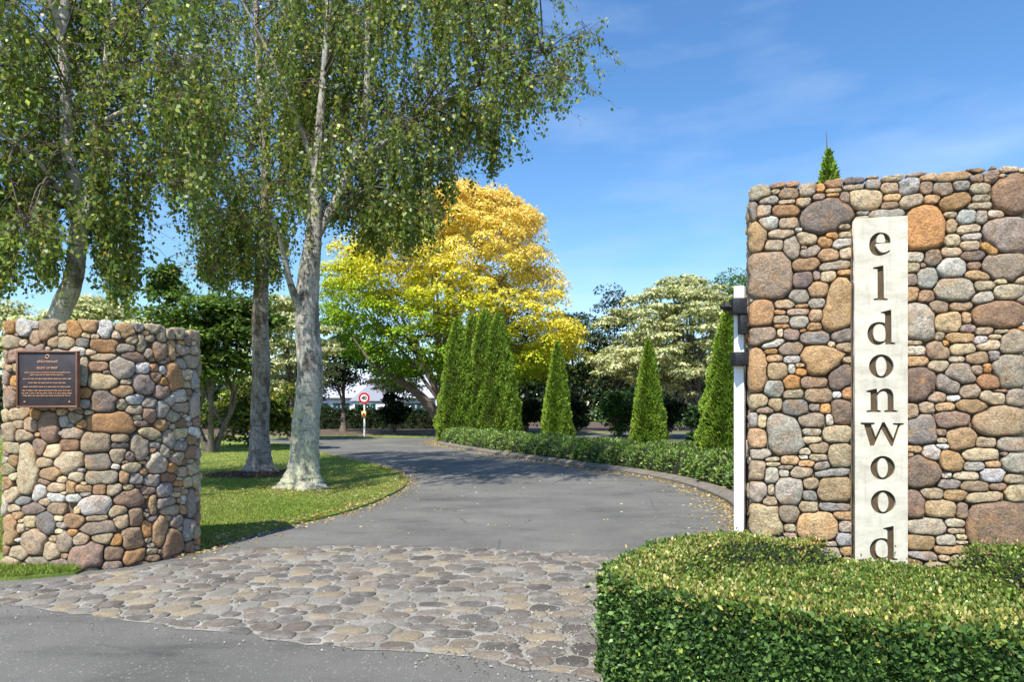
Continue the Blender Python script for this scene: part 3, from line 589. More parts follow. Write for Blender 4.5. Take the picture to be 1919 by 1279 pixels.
# ------------------------------------------------------------------ cobbled threshold
CB = [(-5.2, 5.4), (-4.3, 5.73), (-3.22, 6.75), (-2.74, 7.45), (-1.53, 7.55), (0, 7.3), (1.05, 7.05), (2.2, 6.6), (2.4, 5.6), (1.2, 4.7), (0.75, 3.7), (0.53, 3.75), (-.36, 4.2), (-1.08, 4.31), (-2.02, 4.62), (-4.02, 5.3), (-5.2, 5.25)]
cb = np.array(CB)
def in_poly(p, poly):
    x, y = p[..., 0], p[..., 1]; r = np.zeros(x.shape, bool); n = len(poly)
    for i in range(n):
        (x1, y1), (x2, y2) = poly[i], poly[(i + 1) % n]
        r ^= ((y1 > y) != (y2 > y)) & (x < (x2 - x1) * (y - y1) / (y2 - y1 + 1e-12) + x1)
    return r
cobbles = props(empty('cobbled_threshold', (-1, 5.5, 0)), kind='structure', label='band of rounded cobbles set in pale mortar across the drive')
rngc = np.random.default_rng(21)
jag = []
for i in range(len(CB)):
    a, b = cb[i], cb[(i + 1) % len(CB)]; m_ = max(1, int(np.linalg.norm(b - a) / .12))
    for t in np.linspace(0, 1, m_, endpoint=False): jag.append(tuple(a + (b - a) * t + rngc.normal(0, .028, 2)))
sheet('mortar_bed', jag, 0.004, M_MORTAR, parent=cobbles)
ins_c = lambda p: in_poly(p, CB)
seeds = fill_seeds([], (-5.2, 2.4, 3.7, 7.6), (0.092, 0.08, 0.068, 0.057, 0.046, 0.035), rngc, 2000, ins_c, (0.7, 2.1), 0.82)
cs, polys = cells(seeds, ins_c, K=14, gap=0.009, cap=1.35)
cc = [lin(106, 100, 94), lin(116, 109, 100), lin(124, 115, 101), lin(98, 95, 91), lin(136, 124, 104), lin(108, 99, 90), lin(126, 122, 114), lin(90, 85, 80)]
emit_stones(cobbles, cs, polys, [cc[i] * rngc.uniform(.8, 1.15) for i in rngc.integers(0, len(cc), len(cs))], lambda p: rngc.uniform(.006, .018),
            lambda uv, h: np.c_[uv, 0.006 + h], rngc, M_COBBLE, 'cobble', 'small_cobbles', prof=((0.97, -0.012), (1.0, 0.0), (.9, .42), (.7, .78), (.38, 1.0)))

# ------------------------------------------------------------------ hedges and shrubs made of leaves
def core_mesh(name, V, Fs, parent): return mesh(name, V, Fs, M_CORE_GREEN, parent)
def surf_leaves(rng, pts, nrm, n_out, size, asp=0.55, up=0.3, fn=leaf_quads):
    """leaves sitting on a surface: points pts with outward normals nrm"""
    n = len(pts); d = unit(nrm * n_out + rdir(rng, n) * 0.9 + np.array([0, 0, up])); nn = unit(nrm + rdir(rng, n) * 0.8)
    ln = size * rng.uniform(0.55, 1.45, n); return fn(pts, d, nn, ln, ln * asp)
# foreground box hedge
HB = curve2([(2.0, 5.20), (1.55, 5.17), (1.10, 4.92), (0.74, 4.40), (0.54, 3.98), (0.55, 3.74), (0.79, 3.46), (1.31, 3.10), (1.72, 2.95), (2.15, 2.84), (3.2, 2.70)], 10)
hb_p = np.array(HB); inner = [(3.6, 2.9), (3.75, 4.5), (3.3, 4.62), (1.9, 5.0)]
HPOLY = HB + inner
def edge_dist(p):
    d = np.full(len(p), 9.0)
    for i in range(len(hb_p) - 1):
        a, b = hb_p[i], hb_p[i + 1]; t = np.clip(((p - a) @ (b - a)) / ((b - a) @ (b - a)), 0, 1); d = np.minimum(d, np.linalg.norm(p - a - t[:, None] * (b - a), axis=1))
    return d
def hedge_top(p):
    d = edge_dist(p); z = 0.575 - 0.145 * np.clip((d - 0.36) / 0.12, 0, 1) - 0.05 * np.clip(1 - d / 0.05, 0, 1)
    z += 0.012 * np.sin(p[:, 0] * 7) * np.sin(p[:, 1] * 6 + 1) + 0.008 * np.sin(p[:, 0] * 19 + p[:, 1] * 15)
    return z + 0.16 * np.clip((p[:, 0] - 3.0) / 0.12, 0, 1) * (p[:, 1] > 3.9)
rh = np.random.default_rng(31)
bhedge = props(empty('box_hedge', (2.0, 4.0, 0)), 'clipped box hedge curving round the foot of the tall stone wall', 'hedge')
q = rh.uniform((0.5, 2.6), (3.8, 5.25), (90000, 2)); q = q[in_poly(q, HPOLY)]
z = hedge_top(q); e = 1e-2
gxz = (hedge_top(q + [e, 0]) - z) / e; gyz = (hedge_top(q + [0, e]) - z) / e
nt_ = unit(np.c_[-gxz, -gyz, np.ones(len(q))]); pt = np.c_[q, z - rh.uniform(0, .03, len(q)) + rh.exponential(.02, len(q)) * (rh.random(len(q)) < .06)]
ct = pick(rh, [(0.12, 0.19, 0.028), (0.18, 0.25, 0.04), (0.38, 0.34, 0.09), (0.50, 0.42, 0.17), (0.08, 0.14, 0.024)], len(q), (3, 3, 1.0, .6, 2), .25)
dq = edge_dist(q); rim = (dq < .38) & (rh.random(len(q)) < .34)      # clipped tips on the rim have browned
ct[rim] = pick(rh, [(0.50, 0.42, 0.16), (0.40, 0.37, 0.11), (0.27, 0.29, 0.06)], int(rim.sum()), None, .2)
V1, F1 = surf_leaves(rh, pt, nt_, 1.0, .020, .62, .5, leaf_hex)
hn = offset_line(HB, 1.0) - hb_p
sidx = rh.uniform(0, len(hb_p) - 1.001, 70000); i0 = sidx.astype(int); fr = (sidx - i0)[:, None]
sp_ = hb_p[i0] * (1 - fr) + hb_p[i0 + 1] * fr; sn = unit(hn[i0]); 
ctr = np.array([2.2, 4.0]); sgn = np.sign(((sp_ - ctr) * sn).sum(1))[:, None]; sn = sn * sgn
zz = rh.uniform(0.0, 0.57, len(sp_)); und = 0.02 * np.sin(sidx * 0.9) * np.sin(zz * 13 + 1) + 0.012 * np.sin(sidx * 2.3 + zz * 21)
sp3 = np.c_[sp_ + sn * (und - rh.uniform(0, .04, len(sp_)) + rh.exponential(.018, len(sp_)) * (rh.random(len(sp_)) < .08))[:, None], zz]
V2, F2 = surf_leaves(rh, sp3, np.c_[sn, np.full(len(sn), .25)], 0.8, .027, .62, .35, leaf_hex)
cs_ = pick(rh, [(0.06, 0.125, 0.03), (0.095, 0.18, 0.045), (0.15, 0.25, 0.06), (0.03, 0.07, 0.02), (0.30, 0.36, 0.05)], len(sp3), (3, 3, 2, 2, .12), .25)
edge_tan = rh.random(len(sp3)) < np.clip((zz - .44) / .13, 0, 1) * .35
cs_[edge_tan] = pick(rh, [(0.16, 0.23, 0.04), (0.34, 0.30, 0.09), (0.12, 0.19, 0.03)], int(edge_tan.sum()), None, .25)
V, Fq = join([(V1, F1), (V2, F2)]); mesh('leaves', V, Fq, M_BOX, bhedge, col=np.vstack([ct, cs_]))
gridx, gridy = np.meshgrid(np.linspace(.45, 3.8, 60), np.linspace(2.6, 5.3, 50)); gq = np.stack([gridx, gridy], -1); gin = in_poly(gq, HPOLY) & (edge_dist(gq.reshape(-1, 2)).reshape(gin.shape if False else gq.shape[:2]) > .05)
gz = hedge_top(gq.reshape(-1, 2)).reshape(gq.shape[:2]) - .05
ins_edge = np.array([p - s_ * .045 for p, s_ in zip(hb_p, np.sign(((hb_p - ctr) * hn).sum(1))[:, None] * unit(hn))])
V = np.dstack([gq, gz]).reshape(-1, 3); Fs = [(r * 60 + c, r * 60 + c + 1, (r + 1) * 60 + c + 1, (r + 1) * 60 + c) for r in range(49) for c in range(59) if gin[r, c] and gin[r + 1, c] and gin[r, c + 1] and gin[r + 1, c + 1]]
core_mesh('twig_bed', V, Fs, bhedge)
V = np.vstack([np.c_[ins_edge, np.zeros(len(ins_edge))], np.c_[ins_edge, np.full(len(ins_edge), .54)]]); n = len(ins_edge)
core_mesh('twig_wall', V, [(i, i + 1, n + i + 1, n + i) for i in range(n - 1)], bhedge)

# low hedge behind the kerb
def strip_hedge(name, line, w, h, label, cat, rng, n, size, pal, wts, parent=None):
    root = props(empty(name, (float(line[0][0]), float(line[0][1]), 0)), label, cat)
    p = np.array(line); L = np.r_[0, np.cumsum(np.hypot(*np.diff(p, axis=0).T))]; t = unit(np.gradient(p, axis=0)); nn = np.stack([-t[:, 1], t[:, 0]], 1)
    dist = p[:, 1]; wgt = np.interp((L[1:] + L[:-1]) / 2, L, 1 / np.maximum(dist, 1)) * np.diff(L); cdf = np.r_[0, np.cumsum(wgt)] / wgt.sum()
    s = np.interp(rng.random(n), cdf, L); a = rng.uniform(0.0, np.pi, n)
    c = np.stack([np.interp(s, L, p[:, k]) for k in (0, 1)], 1); m = np.stack([np.interp(s, L, nn[:, k]) for k in (0, 1)], 1)
    wob = 1 + .10 * np.sin(s * 2.1) + .08 * np.sin(s * 5.3 + a * 2) + .06 * np.sin(s * 9 + a * 5)
    u = np.sign(np.cos(a)) * np.abs(np.cos(a)) ** .6 * w / 2 * wob; v = np.sin(a) ** .6 * h * wob
    nrm = unit(np.c_[m * (np.cos(a) * .8)[:, None], np.sin(a) + .2]); pts = np.c_[c + m * u[:, None], v + .05] - nrm * rng.uniform(0, .06, n)[:, None]
    sz = size * np.interp(pts[:, 1], [10, 60], [1, 2.0]); V, Fq = surf_leaves(rng, pts, nrm, .8, 1.0, .55, .3)
    V = (V.reshape(-1, 4, 3) - pts[:, None]) * sz[:, None, None] + pts[:, None]
    mesh('leaves', V.reshape(-1, 3), Fq, M_LEAF, root, col=pick(rng, pal, n, wts, .25))
    aa = np.linspace(0, np.pi, 9); prof = np.stack([np.sign(np.cos(aa)) * np.abs(np.cos(aa)) ** .6 * w * .43, np.sin(aa) ** .6 * h * .84 + .02], 1)
    Vc = np.vstack([np.c_[p + nn * k[0], np.full(len(p), k[1])] for k in prof]).reshape(9, len(p), 3).transpose(1, 0, 2).reshape(-1, 3)
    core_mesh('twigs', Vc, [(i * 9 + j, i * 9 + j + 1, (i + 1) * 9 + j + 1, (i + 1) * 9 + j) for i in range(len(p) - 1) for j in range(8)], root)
    return root
GREEN = [(0.11, 0.20, 0.035), (0.18, 0.28, 0.055), (0.25, 0.34, 0.08), (0.05, 0.10, 0.025)]
strip_hedge('low_hedge', offset_line(KERB_LINE, 0.80)[3:-4], 1.35, 0.60, 'knee-high loose green hedge running along the curving kerb', 'hedge', np.random.default_rng(41), 60000, .055,
            GREEN + [(0.26, 0.28, 0.12)], (3, 4, 3, 2, 1.2))
DARK = [(0.018, 0.038, 0.012), (0.03, 0.055, 0.016), (0.045, 0.075, 0.02), (0.012, 0.026, 0.01)]
strip_hedge('boundary_hedge', [(x, 54 + .3 * math.sin(x)) for x in np.linspace(-42, -1.5, 40)], 1.6, 1.5, 'dark clipped boundary hedge in front of the white house', 'hedge', np.random.default_rng(42), 30000, .10, DARK, (3, 3, 2, 2))

# ------------------------------------------------------------------ conifers
def conifer(label, x, D, h, r, rng, n, group='upright conifers in the planted bed', leader=False, px=True, full=.70):
    n = int(n * 1.5)
    X = GX(x, D) if px else x
    root = props(empty('upright_conifer', (X, D, 0)), label, 'conifer', group)
    prof = lambda t: r * np.clip(1 - t, 0, 1) ** full * np.minimum(1, .86 + 1.4 * t)
    t = rng.random(n * 3); t = t[rng.random(len(t)) < (prof(t) / r + .12)][:n]; n = len(t); a = rng.uniform(0, 2 * np.pi, n)
    ph = rng.uniform(0, 6, 4)
    lump = 1 + .07 * np.sin(5 * a + 11 * t + ph[0]) + .07 * np.sin(9 * a - 23 * t + ph[1]) + .05 * np.sin(3 * a + 37 * t + ph[2])
    R = prof(t) * lump - rng.uniform(0, .10, n) * r
    out = np.stack([np.cos(a), np.sin(a), np.zeros(n)], 1); c = out * R[:, None] + np.c_[np.zeros((n, 2)), t * h + .06] + [X, D, 0]
    sz = (.045 + .0027 * D) * rng.uniform(.7, 1.3, n)
    d = unit(out * .75 + np.array([0, 0, .9]) + rdir(rng, n) * .55); side = unit(np.cross(out, [0, 0, 1]) + rdir(rng, n) * .7)
    V, Fq = leaf_quads(c, d, side * .6 + out * .6, sz, sz * .48)
    mesh('crown', V, Fq, M_NEEDLE, root, col=pick(rng, [(0.14, 0.24, 0.025), (0.20, 0.31, 0.035), (0.26, 0.36, 0.045), (0.08, 0.15, 0.02), (0.26, 0.22, 0.05)], n, (3, 4, 2.4, 2, .25), .2))
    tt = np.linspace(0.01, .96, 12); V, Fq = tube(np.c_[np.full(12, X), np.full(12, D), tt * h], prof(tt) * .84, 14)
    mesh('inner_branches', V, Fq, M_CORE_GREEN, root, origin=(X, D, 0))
    V, Fq = tube(np.array([[X, D, 0], [X, D, h * .5], [X, D, h * .98]]), [.07, .05, .012], 6); mesh('trunk', V, Fq, M_BARK, root, origin=(X, D, 0))
    if leader:
        V, Fq = tube(np.array([[X, D, h * .95], [X - .02, D, h + .14], [X - .03, D, h + .34]]), [.012, .008, .003], 5); mesh('leader_shoot', V, Fq, M_TWIG, root, origin=(X, D, h))
    return root
rk = np.random.default_rng(51)
conifer('leftmost of the four tall conifers grown together at the bend', 858, 31.6, 5.7, 1.0, rk, 15000, full=.6)
conifer('tall conifer set back in the merged clump at the bend', 886, 32.6, 5.95, 1.05, rk, 12000, full=.58)
conifer('tallest conifer of the merged clump at the bend', 910, 31.8, 6.1, 1.15, rk, 15000, full=.58)
conifer('rightmost of the four tall conifers grown together at the bend', 934, 31.4, 5.9, 1.1, rk, 15000, full=.6)
conifer('single narrow conifer beside the merged clump, before the yellow tree', 1045, 24.5, 3.85, .58, rk, 14000)
conifer('single narrow conifer in front of the cream variegated tree', 1216, 19.5, 3.4, .54, rk, 15000)
conifer('broad conifer partly hidden by the white gate', 1368, 14.6, 3.75, .74, rk, 22000)
conifer('conifer whose tip shows above the top of the tall stone wall', 1553, 9.6, 5.08, .62, rk, 16000, leader=True)

# ------------------------------------------------------------------ birches
XA = [-300, 330, 355, 375, 420, 440, 470, 520, 560, 600, 650, 700, 730, 760, 800, 840, 860, 885, 905, 940, 960, 1000, 1050, 1100, 1125, 1200]
YA = [250, 330, 430, 520, 565, 530, 550, 535, 470, 405, 430, 490, 450, 500, 470, 390, 335, 280, 330, 335, 250, 215, 190, 140, 70, 0]
XC = [-200, -60, 0, 22, 40, 60, 85, 105, 122, 165, 180, 205, 240, 262, 276, 300, 330, 360, 390, 420, 500]
YC = [540, 530, 565, 545, 430, 470, 560, 510, 400, 420, 470, 560, 585, 530, 400, 335, 400, 430, 400, 330, 250]
def birch(label, trunk, limbs, D, mat, clusters, ylow, rng, leaves_per, pal, wts, name='silver_birch', fork=400):
    base = P(trunk[0][0], trunk[0][1], D); base[2] = 0.02
    root = props(empty(name, tuple(base)), label, 'birch tree', 'weeping birches on the lawn')
    def world(lst, d0=0.0, d1=0.0):
        n = len(lst); return np.array([P(x, y, D + d0 + (d1 - d0) * i / max(1, n - 1)) for i, (x, y, w) in enumerate(lst)]), np.array([w * D / F / 2 for x, y, w in lst])
    def sm(lst, d0, d1, k=6):
        p, r = world(lst, d0, d1); q = smooth_path(np.c_[p, r], k); return q[:, :3], np.maximum(q[:, 3], .006)
    tp, tr = sm(trunk, 0, 0, 10); tp[:, 2] = np.maximum(tp[:, 2], -.02)
    V, Fq = tube(tp, tr, 22, .035, rng, flare=.8); mesh('trunk', V, Fq, mat, root, smooth=True, origin=base)
    skel = [tp[tr > .03]]; txs = np.array([(y, x) for x, y, w in trunk][::-1])
    for lst, d1 in limbs:
        p, r = sm(lst, 0, d1); V, Fq = tube(p, r, 12, .03, rng); mesh('limb', V, Fq, mat, root, smooth=True, origin=p[0]); skel.append(p[r > .022])
    S = np.vstack(skel); zfork = HC - (fork - HOR) * D / F; br, tw, lc, ld = [], [], [], []
    for (cx, cy, dz, rad, ns, *rope) in clusters:
        c = P(cx, cy, D + dz); hd = np.hypot(*(S[:, :2] - c[:2]).T); want = c[2] - .2 * hd
        j = np.argmin(np.abs(S[:, 2] - want) * .8 + .6 * hd + 3.0 * np.clip(zfork - S[:, 2], 0, 1)); a = S[j]
        if np.linalg.norm(a - c) > 0.25:
            m_ = (a + c) / 2 + np.array([0, 0, .12 * np.linalg.norm(c - a)]) + rng.normal(0, .08, 3)
            p = smooth_path(np.array([a, m_, c + rng.normal(0, .1, 3)]), 5); ll = np.linalg.norm(c - a)
            br.append(tube(p, np.linspace(.008 + .006 * ll, .004, len(p)), 5))
        for _ in range(ns):
            o = c + rdir(rng, 1)[0] * rad * rng.random() ** .5 * np.array([1, 1, .6]); opx = 960 + F * o[0] / o[1]
            if o[1] < D + .2 and rng.random() < (.85 if D < 12 else .45) and abs(opx - np.interp(HOR - (o[2] - .5 - HC) * F / o[1], txs[:, 0], txs[:, 1])) < 30: continue
            zl = HC - (ylow(opx) - HOR) * o[1] / F
            Lm = min(rng.uniform(1.3, 2.4) if rope else (rng.uniform(.2, .7) if rng.random() < .4 else rng.uniform(.5, 2.0)), max(.15, o[2] - zl - rng.exponential(.12))) if o[2] > zl else 0
            if Lm < .12: continue
            nseg = max(3, int(Lm / .25)); dr = rng.normal(0, .34, 2) * (.2 if rope else 1.4 if Lm < .7 else .7); tt = np.linspace(0, 1, nseg + 1)
            q = o + np.c_[dr[0] * tt ** .6, dr[1] * tt ** .6, -Lm * tt]; q[:, :2] += np.cumsum(rng.normal(0, .015, (nseg + 1, 2)), 0)
            tw.append(tube(q, np.linspace(.005, .002, nseg + 1), 3)); tw.append(tube(np.array([c, (c + o) / 2 + [0, 0, .04], o]), [.006, .005, .005], 3))
            nl = max(4, int(Lm * leaves_per)); k = rng.random(nl); b_ = np.stack([np.interp(k, tt, q[:, i]) for i in range(3)], 1)
            lc.append(b_ + rng.normal(0, .028 if Lm > .8 else .042, (nl, 3))); ld.append(rdir(rng, nl) * .75 + np.array([0, 0, -.75]))
    if br: V, Fq = join(br); mesh('branches', V, Fq, M_BARK, root, smooth=True, origin=base)
    V, Fq = join(tw); o = mesh('twigs', V, Fq, M_TWIG, root, origin=base)
    c = np.vstack(lc); d = np.vstack(ld); n = len(c); ln = rng.uniform(.05, .10, n)
    V, Fq = leaf_quads(c, d, rdir(rng, n), ln, ln * .72, .38); mesh('crown', V, Fq, M_BIRCH_LEAF, root, col=pick(rng, pal, n, wts, .25), origin=base)
    return n
BP = [(0.15, 0.22, 0.04), (0.11, 0.165, 0.033), (0.23, 0.29, 0.055), (0.36, 0.38, 0.08), (0.50, 0.40, 0.06)]; BW = (4, 3, 2.4, .9, .25)
def clusters_in(rng, n, xr, yr, dz, ylow, yup, rad=(.3, .6), ns=(10, 16), margin=25, open_x=()):
    out = []
    while len(out) < n:
        x = rng.uniform(*xr); y = rng.uniform(*yr)
        if y > ylow(x) - margin or y < yup(x): continue
        out.append((x, y, (lambda d_: abs(d_) if any(abs(x - t_) < 55 for t_ in open_x) and rng.random() < .6 else d_)(rng.uniform(*dz)), rng.uniform(*rad), int(rng.integers(*ns))))
    return out
ylA = lambda x: np.interp(x, XA, YA); ylC = lambda x: np.interp(x, XC, YC)
yuA = lambda x: np.interp(x, [-300, 980, 1010, 1040, 1125], [-400, -200, 0, 35, 40])
ra = np.random.default_rng(61)
ca = clusters_in(ra, 165, (520, 1105), (-260, 450), (-1.9, 2.2), ylA, yuA, open_x=(590, 670)) + [(1085, 75, .3, .3, 16), (1050, 120, 0, .35, 16), (930, 255, .2, .2, 12), (960, 190, -.4, .35, 14), (720, 380, 1.2, .4, 20), (790, 370, .8, .4, 20), (660, 350, 1.6, .4, 18), (760, 420, 1.4, .3, 18), (700, 400, .5, .3, 16)] + [(x_, y_, d_, .15, 11, 1) for x_, y_, d_ in ((705, 330, .6), (762, 330, .3), (690, 300, 1.0), (800, 300, .4), (840, 240, 0), (740, 290, -.4), (925, 200, .2), (870, 170, -.3), (985, 110, .1))]
birch('birch with a pale lichen-covered trunk nearest the drive', [(570, 919, 92), (570, 900, 66), (571, 870, 56), (573, 800, 50), (581, 700, 47), (576, 600, 44), (579, 520, 39), (588, 440, 30), (593, 350, 22), (599, 250, 16), (610, 100, 11), (625, -100, 11), (640, -300, 5)],
      [([(588, 455, 20), (606, 418, 20), (630, 380, 19), (660, 310, 18), (682, 240, 15), (690, 100, 12), (688, -50, 9), (700, -250, 5)], .8),
       ([(664, 302, 14), (720, 268, 11), (800, 215, 9), (950, 130, 6), (1085, 75, 3)], .3), ([(574, 612, 17), (556, 565, 15), (543, 525, 12), (530, 470, 8), (516, 420, 5)], -.9),
       ([(595, 330, 10), (556, 220, 8), (500, 90, 6), (430, -40, 4)], -1.0)],
      12.96, M_BIRCH_A, ca, ylA, ra, 32, BP, BW)
rb = np.random.default_rng(62)
birch('birch with a rough brown-grey trunk standing in the mulch ring', [(490, 891, 70), (489, 876, 50), (488, 850, 40), (487, 800, 34), (490, 700, 33), (488, 600, 29), (490, 540, 26), (493, 450, 22), (500, 350, 18), (490, 200, 14), (480, 0, 9), (475, -150, 4)],
      [([(491, 500, 12), (455, 420, 9), (400, 330, 6)], -.6), ([(498, 380, 12), (560, 270, 8), (600, 180, 5)], .9)], 16.0, M_BIRCH_B,
      clusters_in(rb, 105, (330, 640), (-120, 510), (-1.8, 1.8), ylA, yuA) + clusters_in(rb, 18, (375, 540), (380, 520), (-1.2, 1.0), ylA, yuA) + [(x_, y_, d_, .18, 12, 1) for x_, y_, d_ in ((385, 400, 0), (415, 410, .4), (440, 420, -.4), (465, 400, .3), (525, 410, -.3), (400, 440, .2), (505, 420, .5))], ylA, rb, 34, BP, BW)
rc_ = np.random.default_rng(63)
birch('leaning forked birch with a cream trunk behind the plaque wall', [(78, 944, 76), (82, 915, 52), (90, 780, 49), (98, 660, 44), (112, 590, 38), (136, 530, 34), (146, 470, 30), (148, 430, 31), (149, 395, 26), (140, 345, 23), (127, 270, 21), (122, 150, 18), (118, 50, 17), (128, -60, 12), (140, -250, 5)],
      [([(152, 425, 20), (165, 372, 21), (171, 310, 17), (186, 220, 13), (200, 100, 9), (218, -60, 6), (225, -200, 3)], .5), ([(118, 60, 12), (98, 5, 10), (75, -90, 6)], -.5),
       ([(128, 390, 10), (108, 350, 8), (60, 290, 7), (0, 250, 4)], -1.2), ([(185, 230, 9), (270, 200, 8), (335, 250, 7), (360, 300, 3)], -.6), ([(122, 150, 8), (50, 130, 6), (-40, 90, 3)], .6)], 11.0, M_BIRCH_C,
      clusters_in(rc_, 150, (-160, 400), (-180, 470), (-1.7, 1.7), ylC, lambda x: -400, open_x=(125, 165)) + [(x_, y_, d_, .15, 11, 1) for x_, y_, d_ in ((28, 330, .4), (-15, 350, -.3), (60, 330, .2), (100, 380, -.4), (185, 350, .5), (222, 360, -.5), (262, 330, .2), (232, 300, .6), (10, 380, 0), (5, 440, .3), (85, 400, .6), (70, 440, -.2), (205, 400, -.2), (235, 420, .3), (250, 470, 0), (210, 470, .4), (195, 330, .3), (-40, 400, 0), (20, 300, .2), (90, 470, .2))], ylC, rc_, 31, BP, BW)

# ------------------------------------------------------------------ broadleaf trees
def tree(name, label, cat, X, D, trunk_h, trunk_r, pads, rng, per, size, pal, wts, group=None, colour=None, droop=.3, mat=M_BARK, stems=1, limbs=10, flat=.55, bend=0.0, trans=None):
    """pads: (n,4) clump centres + radius in metres"""
    root = props(empty(name, (X, D, 0.03)), label, cat, group); pads = np.asarray(pads); tt = []
    top = pads[:, :3].mean(0)
    for k in range(stems):
        a = 6.28 * k / max(1, stems) + .4; off = np.array([math.cos(a), math.sin(a), 0]) * (trunk_h * .22 if stems > 1 else .03)
        b = np.array([X, D, 0]) + off * .2; p = smooth_path(np.array([b, [X + bend * .4 + off[0], D + off[1], trunk_h * .5], [X + bend + off[0] * 1.8, D + off[1] * 1.8, trunk_h], top * .6 + .4 * np.array([X, D, trunk_h]) + off]), 5)
        V, Fq = tube(p, np.linspace(trunk_r * (1 if stems == 1 else .6), trunk_r * .3, len(p)) * (1 + .6 * np.exp(-np.linspace(0, 9, len(p)))), 10, .05, rng); tt.append((V, Fq, p))
    for V, Fq, p in tt: mesh('trunk', V, Fq, mat, root, smooth=True, origin=(X, D, 0.03))
    br = []
    for i in rng.choice(len(pads), min(limbs, len(pads)), replace=False):
        p0 = tt[i % len(tt)][2]; a = p0[rng.integers(len(p0) // 3, len(p0))]; c = pads[i, :3]
        p = smooth_path(np.array([a, (a + c) / 2 + [0, 0, .3], c]), 5); br.append(tube(p, np.linspace(trunk_r * .35, .02, len(p)), 6))
    if br: V, Fq = join(br); mesh('branches', V, Fq, mat, root, smooth=True, origin=(X, D, 0.03))
    n = len(pads) * per; i = np.repeat(np.arange(len(pads)), per); r = pads[i, 3]
    d = rdir(rng, n); d[:, 2] = np.where(rng.random(n) < .7, np.abs(d[:, 2]), d[:, 2])
    rad = rng.uniform(.55, 1.0, n) ** .5; c = pads[i, :3] + d * (r * rad)[:, None] * np.array([1, 1, flat])
    nrm = unit(d + np.array([0, 0, .7]) + rdir(rng, n) * .6); ld = unit(d * np.array([1, 1, .2]) + rdir(rng, n) * .6 + np.array([0, 0, -droop])); ln = size * rng.uniform(.7, 1.3, n)
    V, Fq = leaf_quads(c, ld, nrm, ln, ln * .68)
    col = colour(c, n) if colour else pick(rng, pal, n, wts, .22) * np.exp(rng.normal(0, .15, (len(pads), 1)))[i]
    mesh('crown', V, Fq, trans or M_LEAF, root, col=np.clip(col, 0, .85), origin=(X, D, 0.03)); return root
def shell_pads(rng, n, c, r, lo=.55, pr=(.16, .26), zmin=-1.0, front=0.0):
    d = rdir(rng, n * 3); d = d[d[:, 2] > zmin][:n]; k = rng.uniform(lo, 1.0, len(d))[:, None]; r = np.array(r)
    return np.c_[np.array(c) + d * r * k * .9, rng.uniform(pr[0], pr[1], len(d)) * r.mean()]
rt = np.random.default_rng(71)
# golden tree: dome with layered pads, leaves green below and gold at the top
GD = 41.0; gcx, gz0 = GX(850, GD), 3.2
def dome(rng, n):
    pts = []
    prof_y = [350, 380, 420, 480, 540, 600, 660, 700]; prof_l = [830, 760, 690, 620, 595, 600, 660, 720]; prof_r = [930, 980, 1018, 1038, 1058, 1085, 1085, 1010]
    while len(pts) < n:
        y = rng.uniform(352, 700); l, r_ = np.interp(y, prof_y, prof_l), np.interp(y, prof_y, prof_r); cxp, hw = (l + r_) / 2, (r_ - l) / 2
        a = rng.uniform(0, 6.28); k = rng.uniform(.72, 1.0) if rng.random() < .85 else rng.uniform(.2, .7)
        x = cxp + hw * k * math.cos(a) * 1.0; pts.append([*P(x, y + 14, GD), rng.uniform(.45, .95)]); pts[-1][1] += hw * k * math.sin(a) * GD / F * .9
        # keep the height true when a pad moves nearer or farther
    return np.array(pts)
gp_ = dome(rt, 760)
def gold(c, n):
    x = c[:, 0] - gcx; t = np.clip((c[:, 2] - 3.6) / 9.6 + .04 * x + rt.normal(0, .11, n), 0, 1)[:, None]
    k = np.array([0, .22, .45, .7, 1.0]); cols = np.array([(0.16, 0.30, 0.015), (0.30, 0.42, 0.018), (0.70, 0.63, 0.05), (0.83, 0.67, 0.14), (0.84, 0.62, 0.19)])
    return np.stack([np.interp(t[:, 0], k, cols[:, j]) for j in range(3)], 1) * np.exp(rt.normal(0, .14, (n, 1)))
tree('golden_tree', 'large dome-shaped tree turning from green to gold behind the conifers', 'tree', GX(832, 39.5), 39.5, 3.2, .38, gp_, rt, 200, .165, None, None, colour=gold, stems=1, limbs=30, flat=.75, droop=.5, bend=-.3)
V, Fq = tube(smooth_path(np.array([P(830, 800, 39.4), P(805, 760, 39.2), P(770, 728, 38.8), P(725, 700, 38.4), P(690, 672, 38), P(660, 630, 38)]), 5), np.linspace(.36, .03, 26), 10, .05, rt)
gt = [o for o in bpy.data.objects if o.name == 'golden_tree'][0]; mesh('limb', V, Fq, M_BARK, gt, smooth=True, origin=V.mean(0))

# cream variegated tiered trees
CREAM = [(0.44, 0.45, 0.22), (0.55, 0.53, 0.30), (0.36, 0.40, 0.16), (0.22, 0.29, 0.09), (0.64, 0.60, 0.38)]
def tiers(rng, cx, D, spec):
    out = []
    for (y, xl, xr) in spec:
        c = P((xl + xr) / 2, y, D); hw = (xr - xl) / 2 * D / F
        for _ in range(int(8 + 10 * hw)):
            a = rng.uniform(0, 6.28); k = rng.random() ** .5
            out.append([c[0] + hw * k * math.cos(a), D + hw * k * math.sin(a) * .85, c[2] - .35 * k * k * hw * .5 + rng.normal(0, .2), rng.uniform(.40, .80)])
    return np.array(out)
rv = np.random.default_rng(81)
vt = lambda label, X, D, spec, th, tr, per, st=1: tree('tiered_dogwood', label, 'tree', X, D, th, tr, tiers(rv, X, D, spec), rv, per, .17, CREAM, (3, 3, 3, 2, 1.5), 'cream variegated dogwoods', flat=.33, droop=.8, limbs=24, stems=st)
